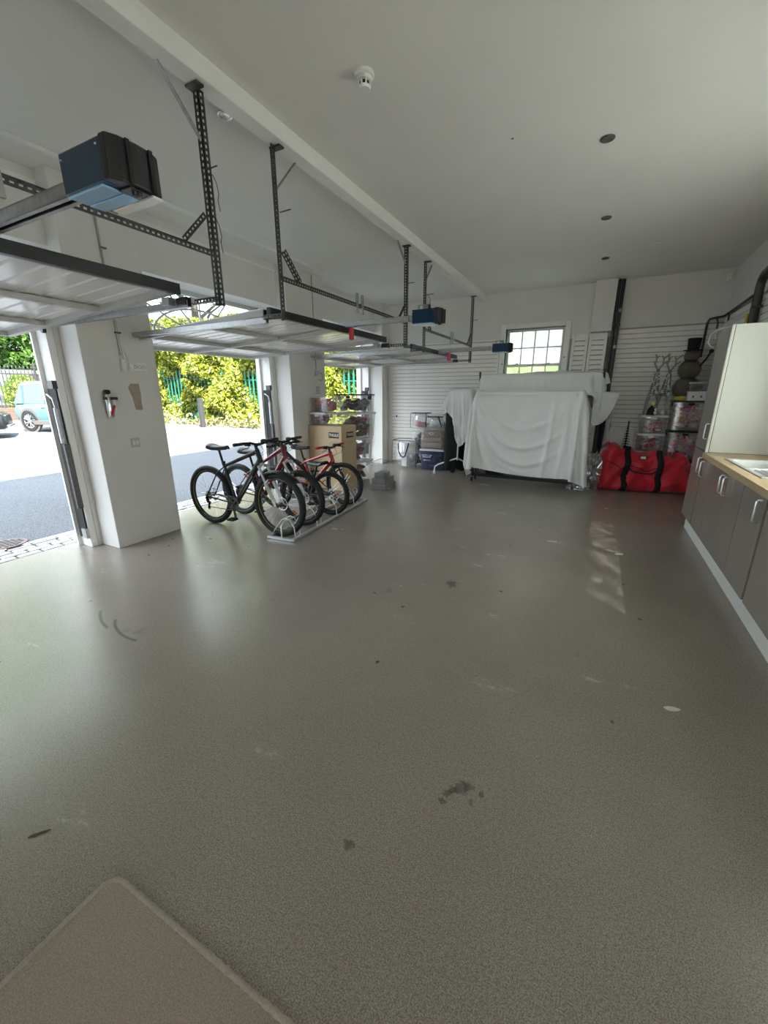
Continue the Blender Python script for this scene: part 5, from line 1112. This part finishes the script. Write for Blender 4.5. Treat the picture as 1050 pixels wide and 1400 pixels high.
    if mudflap:
        MB().grid(lambda u, v: (L+(R+.025)*math.cos(PI*(.25+.5*u)), (v-.5)*.15*(1-.5*abs(v-.5)), R+(R+.025)*math.sin(PI*(.25+.5*u))-.03*abs(v-.5)), 14, 6).build('front_mudguard', M['blackpl'], t, local=True, smooth=60, solid=.004)
    return t
lime = pm('lime_yellow', (.50, .60, .04), .4)
bike('black mountain bike with pale fork and yellow rim stripe, nearest in the rack', (-3.97, 3.22, 0), 0, L=1.045, R=.35, frame='black', fork='silver', accent=lime, saddle_h=.94, bar_h=1.0, mudflap=True, decal=pm('grey_decal', (.25, .25, .25), .5))
bike('dark red bike with silver fork, second in the rack behind the black bike', (-3.95, 3.66, 0), -.03, L=1.0, R=.33, frame='darkred', fork='silver', saddle_h=.84, bar_h=.98, reflect=True)
bike('small dark bike standing the other way round, its back wheel in the rack', (-2.90, 4.13, 0), PI+.03, L=.88, R=.285, tw=.026, frame='black', fork='black', saddle_h=.67, bar_h=.86, reflect=True, disc=False)
bike('small red bike with red grips, farthest in the rack in front of the carton', (-3.90, 4.62, 0), 0, L=.90, R=.30, tw=.026, frame='red', fork='black', saddle_h=.78, bar_h=.80, grip='red', reflect=True, disc=False)
t = thing('bike_rack', 'galvanised floor rack holding the four bikes', 'bike rack', (-2.93, 4.03, 0), math.radians(5))
G = M['galv2'] = pm('bright_galvanised', (.62, .63, .64), .32, .7, var=.08)
for nm, x in (('front_rail', .16), ('back_rail', -.14)): MB().box(x-.018, x+.018, -.93, .93, .004, .03).build(nm, G, t, local=True, bevel=.003)
for y in (-.92, .92):
    MB().box(-.16, .18, y-.016, y+.016, .004, .028).build('end_rail', G, t, local=True)
    for x in (-.14, .16): MB().lathe([(.024, 0), (.022, .006), (.02, .006)], 10, (x, y, 0)).build('rubber_foot', M['black'], t, local=True)
MB().tube([(.02, -.92, .03), (.02, -.92, .15), (.02, -.88, .19), (.02, .88, .19), (.02, .92, .15), (.02, .92, .03)], .009, 8).build('top_bar', G, t, local=True, smooth=60)
for y0 in (-.83, -.39, .08, .57):
    for s_ in (-1, 1):
        y = y0+s_*.045
        MB().tube([(.16, y, .03), (.15, y, .14), (.10, y, .22), (.05, y, .235), (.0, y, .21), (-.10, y, .09), (-.14, y, .03)], .006, 7).build('wheel_hoop', G, t, local=True, smooth=60)

# ------------------------------------------------------------------ outside
dv = MB(); xs = [XO-.40, -8, -14, -22, -40, -70]; ys = [-45, -10, 0, 4, 8, 14, 30, 70]
dv.add([(x, y, gz(x)) for x in xs for y in ys], [(i*8+j, i*8+j+1, (i+1)*8+j+1, (i+1)*8+j) for i in range(5) for j in range(7)])
struct('ground', dv, M['tarmac'])
MB().add([(XO-.4, -45, -.02), (60, -45, -.02), (60, 70, -.02), (XO-.4, 70, -.02)], [(0, 1, 2, 3)]).build('ground_around', pm('pale_paving', (.52, .49, .44), .9))['kind'] = 'structure'  # unseen ground, made pale to bounce light in through the front glazing
cs_ = struct('cobble_strip', B(XO-.42, XO+.03, -.6, 8.2, -.12, -.012), M['mortar'])
src = None; g_ = random.Random(3)
for r_ in range(4):
    y = -.3+.1*r_
    while y < 5.4:
        ln = .17+.07*g_.random(); x0 = XO-.40+r_*.105
        if src is None: src = MB().box(0, .088, 0, .2, -.05, 0).build('cobble', M['cobble'], cs_, local=True, bevel=.012); o = src
        else: o = src.copy(); COL.objects.link(o); o.parent = cs_
        o.location = (x0+.006*g_.random(), y, .001+.006*g_.random()); o.scale = (1, (ln-.02)/.2, 1); y += ln
t = thing('manhole_cover', 'round rusty manhole cover in the driveway at the left edge', 'manhole cover', (-5.27, 1.70, 0))
MB().lathe([(.17, gz(-5.27)), (.17, gz(-5.27)+.012), (.155, gz(-5.27)+.012)], 30, (-5.27, 1.70, 0)).build('cover', pm('rusty_iron', (.20, .145, .14), .8, var=.25, scale=30), t, smooth=30)
for k in range(7):
    for j in range(7):
        a, b = -.12+.04*k, -.12+.04*j
        if a*a+b*b < .019: MB().box(-5.27+a-.012, -5.27+a+.012, 1.70+b-.012, 1.70+b+.012, gz(-5.27)+.012, gz(-5.27)+.018).build('tread_stud', M['iron'], t)
def leaves(name, mat, C, size, parent, seed, up=.5):
    g = np.random.default_rng(seed); n = len(C); d = g.normal(size=(n, 3)); d[:, 2] += up; d /= np.linalg.norm(d, axis=1)[:, None]
    a = np.cross(d, g.normal(size=(n, 3))); a /= np.linalg.norm(a, axis=1)[:, None]; b = np.cross(d, a)
    s = size*g.uniform(.6, 1.3, n)[:, None]
    V = np.stack([C-a*s*.5, C+b*s*.24+d*s*.06, C+a*s*.5, C-b*s*.24+d*s*.06], 1).reshape(-1, 3)
    me = bpy.data.meshes.new(name); me.vertices.add(4*n); me.vertices.foreach_set('co', V.ravel().astype(np.float32))
    me.loops.add(4*n); me.loops.foreach_set('vertex_index', np.arange(4*n, dtype=np.int32)); me.polygons.add(n)
    me.polygons.foreach_set('loop_start', np.arange(0, 4*n, 4, dtype=np.int32)); me.polygons.foreach_set('loop_total', np.full(n, 4, dtype=np.int32)); me.update(); me.validate()
    me.materials.append(mat); o = bpy.data.objects.new(name, me); COL.objects.link(o); o.parent = parent; o['kind'] = 'stuff'
    if parent: me.transform(bm_of(parent).inverted())
    return o
# laurel hedge along the far side of the drive
HA, HB = np.array([-19.5, 12.15]), np.array([-4.0, 13.45])
hd_ = (HB-HA)/np.linalg.norm(HB-HA); hn = np.array([-hd_[1], hd_[0]])
t = thing('hedge', 'tall bright laurel hedge across the driveway', 'hedge', (-11.5, 13.0, .1))
g = np.random.default_rng(11); n = 64000; u = g.uniform(0, np.linalg.norm(HB-HA), n); h = g.uniform(.1, 4.3, n)
bul = .32*np.sin(u*1.3+h*1.1)+.22*np.sin(u*2.9-h*2.3+1)+.12*np.sin(u*5.3+h*4.1)
dep = g.exponential(.22, n)-bul+.12*np.sin(h*.7)
keep = np.ones(n, bool)
for (uc, hc, ru, rh) in ((4.4, 1.72, .55, .24), (7.1, 1.0, .16, .6), (3.6, 1.95, .9, .10), (4.9, .55, .4, .22), (8.4, 1.7, .25, .2), (11.6, 1.9, .25, .2)):
    keep &= ~((((u-uc)/ru)**2+((h-hc)/rh)**2 < 1) & (g.uniform(0, 1, n) < .92))
C = np.stack([HA[0]+hd_[0]*u+hn[0]*dep, HA[1]+hd_[1]*u+hn[1]*dep, h+.023*(-(HA[0]+hd_[0]*u)-4.76)], 1)[keep]
leaves('foliage', LEAFH, C, .18, t, 12, .9)
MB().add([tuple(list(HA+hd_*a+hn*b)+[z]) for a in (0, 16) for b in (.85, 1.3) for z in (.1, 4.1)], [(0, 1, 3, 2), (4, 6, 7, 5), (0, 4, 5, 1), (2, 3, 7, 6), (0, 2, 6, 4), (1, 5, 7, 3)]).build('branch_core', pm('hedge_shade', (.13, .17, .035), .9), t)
mb = []
for k in range(2600): a = g.uniform(0, 15.5); b = -.25-abs(g.normal(0, .28)); mb.append([HA[0]+hd_[0]*a+hn[0]*b, HA[1]+hd_[1]*a+hn[1]*b, .023*(-(HA[0]+hd_[0]*a)-4.76)+abs(g.normal(.02, .16))])
leaves('verge_plants', leafmat('verge_leaves', [(0, (.12, .15, .04)), (.5, (.26, .24, .11)), (1, (.36, .31, .18))]), np.array(mb), .18, t, 14, .3)
t = thing('palisade_fence', 'green palisade fence showing through gaps in the laurel hedge', 'fence', (-12, 13.2, .1))
src = None
for k in range(78):
    a = .2+.2*k; x, y = HA+hd_*a+hn*.34; z0 = gz(x)
    if src is None: src = MB().prism([(-.035, 0), (.035, 0), (.035, 2.1), (.012, 2.25), (-.012, 2.25), (-.035, 2.1)], -.006, .006, lambda p_, q_, h_: (p_, h_, q_)).build('pale', M['teal'], t, local=True); o = src
    else: o = src.copy(); COL.objects.link(o); o.parent = t
    o.location = Vector((x, y, z0))-t.location; o.rotation_euler = (0, 0, math.atan2(hd_[1], hd_[0]))
for zz in (.35, 1.85): MB().tube([tuple(list(HA+hd_*a+hn*.38)+[gz(HA[0]+hd_[0]*a)+zz]) for a in (.1, 8, 15.6)], .025, 6).build('rail', M['teal'], t)
for (x, y, lb) in ((-14.07, 11.44, 'grey weathered post at the left of the hedge'), (-10.86, 11.71, 'grey weathered post in front of the hedge, right of the other post')):
    tag(MB().prism([(-.08, -.08), (.08, -.08), (.08, .08), (-.08, .08)], gz(x)-.05, gz(x)+1.12, lambda a, b, h: (x+a, y+b, h)).build('bollard', M['post'], bevel=.02), lb, 'post', 'posts by the hedge')
# trees
def tree(label, x, y, H, r, mat, n, seed, cz=None, size=.32, trunk=.28, fl=1.0):
    t = thing('tree', label, 'tree', (x, y, gz(x)), 0, 'trees outside'); g = np.random.default_rng(seed); z0 = gz(x); cz = cz or H*.62
    MB().tube([(x, y, z0-.1), (x+.1, y, z0+H*.35), (x-.15, y+.1, z0+H*.8)], [trunk, trunk*.75, trunk*.3], 10).build('trunk', M['tree'], t, smooth=60)
    mb = MB()
    for k in range(6):
        a = k*1.05; z = z0+H*(.35+.06*k); mb.tube([(x, y, z), (x+r*.4*math.cos(a), y+r*.4*math.sin(a), z+r*.35), (x+r*.8*math.cos(a), y+r*.8*math.sin(a), z+r*.5)], [trunk*.35, trunk*.2, .03], 6)
    mb.build('branches', M['tree'], t, smooth=60)
    cl = g.normal(size=(26, 3)); cl /= np.linalg.norm(cl, axis=1)[:, None]; cl *= (g.uniform(.35, 1, 26)**.5)[:, None]*r; cl[:, 2] *= fl*(H-cz)/r*.9
    k = g.integers(0, 26, n); off = g.normal(size=(n, 3)); off /= np.linalg.norm(off, axis=1)[:, None]; off *= (r*.34*g.uniform(.6, 1, n)**.4)[:, None]
    leaves('foliage', mat, np.array([x, y, z0+cz])+cl[k]+off, size, t, seed+1, .5)
tree('dark leafy tree behind the iron fence at the far left', -32.6, 10.3, 8.0, 4.6, LEAFD, 30000, 31, 3.7, .34)
tree('bright yellow-green tree right of the dark tree at the far left', -30.8, 15.6, 8.6, 2.9, LEAFY, 15000, 32, 5.0, .32)
tree('tall tree with a brown trunk beyond the hedge, seen through the middle fanlight', -16.0, 17.2, 12, 3.0, LEAFY, 7000, 33, 9.0, .30, .34)
tree('second tall tree beyond the hedge, left of the brown trunk', -20.5, 17.0, 12, 3.2, LEAFD, 6000, 34, 9.0, .30, .30)
tree('bushy tree beyond the hedge near the third doorway', -8.0, 19.0, 9, 3.4, LEAFY, 8000, 35, 6.0, .32)
tree('bright tree seen through the nearest fanlight', -22.0, 5.5, 13, 3.6, LEAFY, 8000, 36, 9.5, .34, .3)
# iron fence on a low brick wall
FA, FB = Vector((-24.6, 5.0, 0)), Vector((-22.3, 9.9, 0))
t = thing('iron_fence', 'dark iron railings on a low brick wall at the far left', 'fence', (-23.4, 7.5, .4))
src = None; dF = (FB-FA); nF = int(dF.length/.125)
for k in range(nF+1):
    p_ = FA+dF*k/nF; z0 = gz(p_.x)+.55
    if src is None: src = MB().tube([(0, 0, 0), (0, 0, 1.62), (0, 0, 1.66), (0, 0, 1.76)], [.016, .016, .026, .002], 6).build('railing_bar', pm('black_iron_paint', (.02, .02, .021), .5), t, local=True); o = src
    else: o = src.copy(); COL.objects.link(o); o.parent = t
    o.location = Vector((p_.x, p_.y, z0))-t.location
for zz in (.62, 1.95): MB().tube([(FA.x, FA.y, gz(FA.x)+zz), (FB.x, FB.y, gz(FB.x)+zz)], .025, 6).build('rail', pm('black_iron_paint', (.02, .02, .021), .5), t)
for q_ in (.05, .5, .97):
    p_ = FA+dF*q_; MB().tube([(p_.x, p_.y, gz(p_.x)), (p_.x, p_.y, gz(p_.x)+2.4)], .05, 8).build('fence_post', pm('black_iron_paint', (.02, .02, .021), .5), t)
bw_ = struct('garden_wall'); src = None; dn = dF.normalized()
ang = math.atan2(dn.y, dn.x)
MB().bar((FA.x, FA.y, gz(FA.x)+.25), (FB.x, FB.y, gz(FB.x)+.25), .2, .5).build('mortar_core', M['mortar'], bw_)
for c_ in range(7):
    for k in range(int(dF.length/.235)):
        p_ = FA+dn*(.235*k+(.117 if c_ % 2 else 0))
        if src is None: src = MB().box(0, .222, -.112, .112, 0, .065).build('brick', M['brick'], bw_, local=True); o = src
        else: o = src.copy(); COL.objects.link(o); o.parent = bw_
        o.location = (p_.x, p_.y, gz(p_.x)+.0+c_*.077); o.rotation_euler = (0, 0, ang)
# gate pier and lodge roof behind the blue car
t = thing('lodge', 'cream lodge with a shallow hipped roof behind the blue car', 'building', (-31.6, 15.6, .6))
MB().box(-34.5, -30.2, 15.0, 19.5, .4, 3.0).build('wall', M['render'], t)
MB().add([(-34.9, 14.6, 3.0), (-29.8, 14.6, 3.0), (-29.8, 19.9, 3.0), (-34.9, 19.9, 3.0), (-33, 17, 4.3), (-31.8, 17, 4.3)], [(0, 1, 5, 4), (1, 2, 5), (2, 3, 4, 5), (3, 0, 4), (0, 3, 2, 1)]).build('roof', M['slate'], t)
for xx in (-33.5, -31.8): MB().box(xx, xx+.7, 14.97, 15.02, 1.2, 2.4).build('window', M['iron'], t)
t = thing('gate_pier', 'pale stone gate pier at the end of the iron fence', 'pier', (-22.0, 10.5, .4))
MB().box(-22.3, -21.7, 10.2, 10.8, .3, 2.5).build('shaft', M['render'], t, bevel=.02); MB().box(-22.4, -21.6, 10.1, 10.9, 2.5, 2.62).build('cap_stone', M['render'], t, bevel=.02)
# ------------------------------------------------------------------ vehicles
def car(name, label, loc, heading, L, Wd, H, body, roofm, glassm, wr=.34, suv=True):
    t = thing(name, label, 'car', loc, heading); hw = Wd/2; belt = H*.60; zb = .24
    xr, xf = L*.16, L*.82                                              # rear and front axle, measured from the tail
    st = [(0, .40, belt*.86, .86), (.03, .30, belt*.97, .93), (.12, .25, belt, .98), (.3, zb, belt, 1.0), (.55, zb, belt*.985, 1.0), (.70, zb, belt*.96, 1.0), (.82, zb, belt*.90, .985), (.93, .22, belt*.86, .96), (.985, .22, belt*.74, .90), (1.0, .26, belt*.62, .82)]
    mb = MB(); N = 14
    for u, b, tz, wf_ in st:
        x = L*u; w = hw*wf_
        half = [(w*.86, b), (w*.97, b+.06), (w, b+(tz-b)*.35), (w*1.0, b+(tz-b)*.62), (w*.965, tz-.07), (w*.90, tz-.01), (w*.5, tz+.02)]
        mb.v += [(x, y, z) for y, z in half]+[(x, -y, z) for y, z in half[::-1]]
    for i in range(len(st)-1):
        for k in range(N): mb.f.append((i*N+k, i*N+(k+1) % N, (i+1)*N+(k+1) % N, (i+1)*N+k))
    mb.f += [tuple(range(N))[::-1], tuple((len(st)-1)*N+k for k in range(N))]
    b_ = mb.build('body', body, t, local=True, smooth=45)
    gs = [(.03, .02), (.075, 1.0), (.20, 1.06), (.42, 1.07), (.52, 1.0), (.70, .02)]
    mb = MB()
    for u, k in gs:
        x = L*u; z = belt-.02+(H-belt-.03)*k; w1 = hw*.93; w2 = hw*(.93-.17*k)
        mb.v += [(x, w1, belt-.03), (x, w2, z), (x, -w2, z), (x, -w1, belt-.03)]
    for i in range(len(gs)-1):
        for k in range(4): mb.f.append((i*4+k, i*4+(k+1) % 4, (i+1)*4+(k+1) % 4, (i+1)*4+k))
    mb.f += [(3, 2, 1, 0), tuple((len(gs)-1)*4+k for k in range(4))]
    mb.build('glasshouse', glassm, t, local=True, smooth=25)
    mb = MB()
    for u, k in gs[1:5]:
        x = L*u; z = belt-.02+(H-belt-.03)*k; w2 = hw*(.93-.17*k)
        mb.v += [(x, w2+.012, z-.055), (x, w2-.03, z+.03), (x, -w2+.03, z+.03), (x, -w2-.012, z-.055)]
    for i in range(3):
        for k in range(4): mb.f.append((i*4+k, i*4+(k+1) % 4, (i+1)*4+(k+1) % 4, (i+1)*4+k))
    mb.f += [(3, 2, 1, 0), (12, 13, 14, 15)]
    mb.build('roof', roofm, t, local=True, smooth=35)
    for s_ in (-1, 1):
        for u, lean in ((.10, .02), (.335, 0), (.585, .07)):
            x = L*u; k = 1.0; MB().bar((x+lean*L*.6, s_*hw*.945, belt-.03), (x-lean*L*.4, s_*hw*.79, H-.06), .07, .05, (0, 1, 0)).build('window_pillar', M['blackpl'] if u != .10 else body, t, local=True)
        MB().tube([(L*.10, s_*hw*.72, H+.015), (L*.14, s_*hw*.73, H+.05), (L*.45, s_*hw*.73, H+.05), (L*.50, s_*hw*.72, H+.005)], .014, 6).build('roof_rail', M['galv'], t, local=True, smooth=60)
        MB().box(L*.2, L*.78, s_*hw-.03, s_*hw+.012, .22, .36).build('sill', M['iron'], t, local=True, bevel=.01)
        for u in (.345, .60): MB().box(L*u-.24, L*u-.06, s_*hw-.012, s_*hw+.02, belt-.16, belt-.13).build('door_handle', M['chrome'], t, local=True, bevel=.006)
        MB().ball((L*.62, s_*(hw+.10), belt+.06), .10, 10, 7, (.8, 1.1, .75)).build('mirror', M['blackpl'], t, local=True, smooth=60)
        for xa in (xr, xf):
            MB().lathe([(wr+.075, -.06), (wr+.075, .014), (wr+.005, .014), (wr+.005, -.06)], 32, (xa, s_*(hw-.02), wr+.01), (0, s_, 0), cap=False).build('wheel_arch', M['iron'], t, local=True, smooth=40)
            MB().lathe([(wr+.01, 0), (wr+.01, .012)], 32, (xa, s_*(hw-.03), wr+.01), (0, s_, 0)).build('arch_void', M['black'], t, local=True)
            wv = MB().lathe([(wr*.68, -.19), (wr*.95, -.19), (wr, -.16), (wr, -.03), (wr*.95, 0), (wr*.70, 0), (wr*.66, -.03)], 32, (xa, s_*(hw+.012), wr), (0, s_, 0), cap=False).build('wheel', M['black'], t, local=True, smooth=40)
            mb = MB().lathe([(wr*.69, -.012), (wr*.62, -.03), (wr*.60, -.10)], 32, (xa, s_*(hw+.012), wr), (0, s_, 0), cap=False).lathe([(.06, -.03), (.055, .0), (.03, .004)], 14, (xa, s_*(hw+.012), wr), (0, s_, 0))
            for k in range(5):
                for dl in (-.16, .16):
                    a = 2*PI*k/5+dl; mb.bar((xa+.04*math.cos(a), s_*hw, wr+.04*math.sin(a)), (xa+wr*.66*math.cos(a+dl*.4), s_*hw, wr+wr*.66*math.sin(a+dl*.4)), .022, .038, (0, 1, 0))
            mb.build('alloy_rim', M['galv'], wv, local=True, smooth=40)
        MB().ball((L*.945, s_*hw*.70, belt*.66), .13, 12, 8, (.7, 1.0, .75)).build('headlamp', M['lens'], t, local=True, smooth=60)
        MB().box(.015, .07, s_*hw*.62-.09, s_*hw*.62+.09, belt*.72, belt*.90).build('tail_lamp', M['red'], t, local=True, bevel=.02)
    MB().box(L*.985, L*1.004, -hw*.5, hw*.5, .42, .62).build('grille', M['blackpl'], t, local=True, bevel=.02)
    MB().box(L*.97, L*1.012, -hw*.72, hw*.72, .27, .33).build('bumper_strip', M['galv'], t, local=True, bevel=.01)
    MB().box(-.012, .02, -.26, .26, .62, .73).build('number_plate', M['white'], t, local=True)
    return t
axis = Vector((.96, .28)).normalized(); hdg = math.atan2(axis.y, axis.x)
rw = Vector((-17.0, 6.95)); Lm = 4.3; tail = rw-axis*Lm*.16+Vector((-.214, -.977))*(-.9)
tail = rw-axis*Lm*.16+Vector((-axis.y, axis.x))*.9
car('car', 'pale blue compact crossover with white roof parked across the driveway', (tail.x, tail.y, gz(tail.x)+.0), hdg, Lm, 1.8, 1.56, pm('pale_blue_paint', (.055, .125, .16), .4, coat=.1), M['white'], pm('pale_reflecting_glass', (.05, .07, .08), .1))
nose = Vector((-15.2, 5.62)); ax2 = Vector((.45, .89)).normalized(); tail2 = nose-ax2*4.4+Vector((-ax2.y, ax2.x))*.9
car('car', 'black car whose nose shows at the left edge of the photo', (tail2.x, tail2.y, gz(tail2.x)), math.atan2(ax2.y, ax2.x), 4.4, 1.8, 1.45, pm('black_car_paint', (.008, .008, .009), .3, coat=.15), pm('black_car_paint', (.008, .008, .009), .3), pm('dark_glass', (.04, .045, .05), .06))
t = thing('van', 'white van parked behind the iron railings at the far left', 'van', (-27.2, 8.2, .5), math.radians(75))
MB().prism([(0, .35), (4.6, .35), (4.7, .9), (4.3, 1.15), (3.5, 2.15), (.05, 2.2), (0, 2.0)], -.95, .95, lambda a, b, h: (a, h, b)).build('body', pm('white_van_paint', (.5, .5, .5), .3), t, local=True, bevel=.06)
for s_ in (-1, 1):
    MB().prism([(3.0, 1.25), (4.0, 1.25), (3.45, 1.95), (3.0, 1.95)], s_*.951, s_*.96, lambda a, b, h: (a, h, b)).build('side_window', M['iron'], t, local=True)
    for xa in (.9, 3.7): MB().lathe([(.2, -.1), (.33, -.1), (.34, -.05), (.33, .02), (.2, .02)], 24, (xa, s_*.93, .34), (0, s_, 0)).build('wheel', M['black'], t, local=True, smooth=40)

t = thing('shrub', 'pale green shrub behind the iron railings next to the blue car', 'shrub', (-24.2, 9.95, .4)); g = np.random.default_rng(77)
o_ = g.normal(size=(1800, 3)); o_ /= np.linalg.norm(o_, axis=1)[:, None]; o_ *= (g.uniform(.2, 1, 1800)**.4)[:, None]*np.array([.8, .8, 1.0])
leaves('foliage', LEAFY, o_+np.array([-24.2, 9.95, 1.45]), .2, t, 78, .4)
MB().tube([(-24.2, 9.95, .3), (-24.2, 9.95, 1.4)], .05, 6).build('stem', M['tree'], t)
t = thing('shrub', 'dark shrub behind the iron railings at the left edge', 'shrub', (-25.6, 7.6, .4))
leaves('foliage', LEAFD, o_*1.2+np.array([-25.6, 7.6, 1.5]), .24, t, 79, .4)
MB().tube([(-25.6, 7.6, .3), (-25.6, 7.6, 1.4)], .05, 6).build('stem', M['tree'], t)
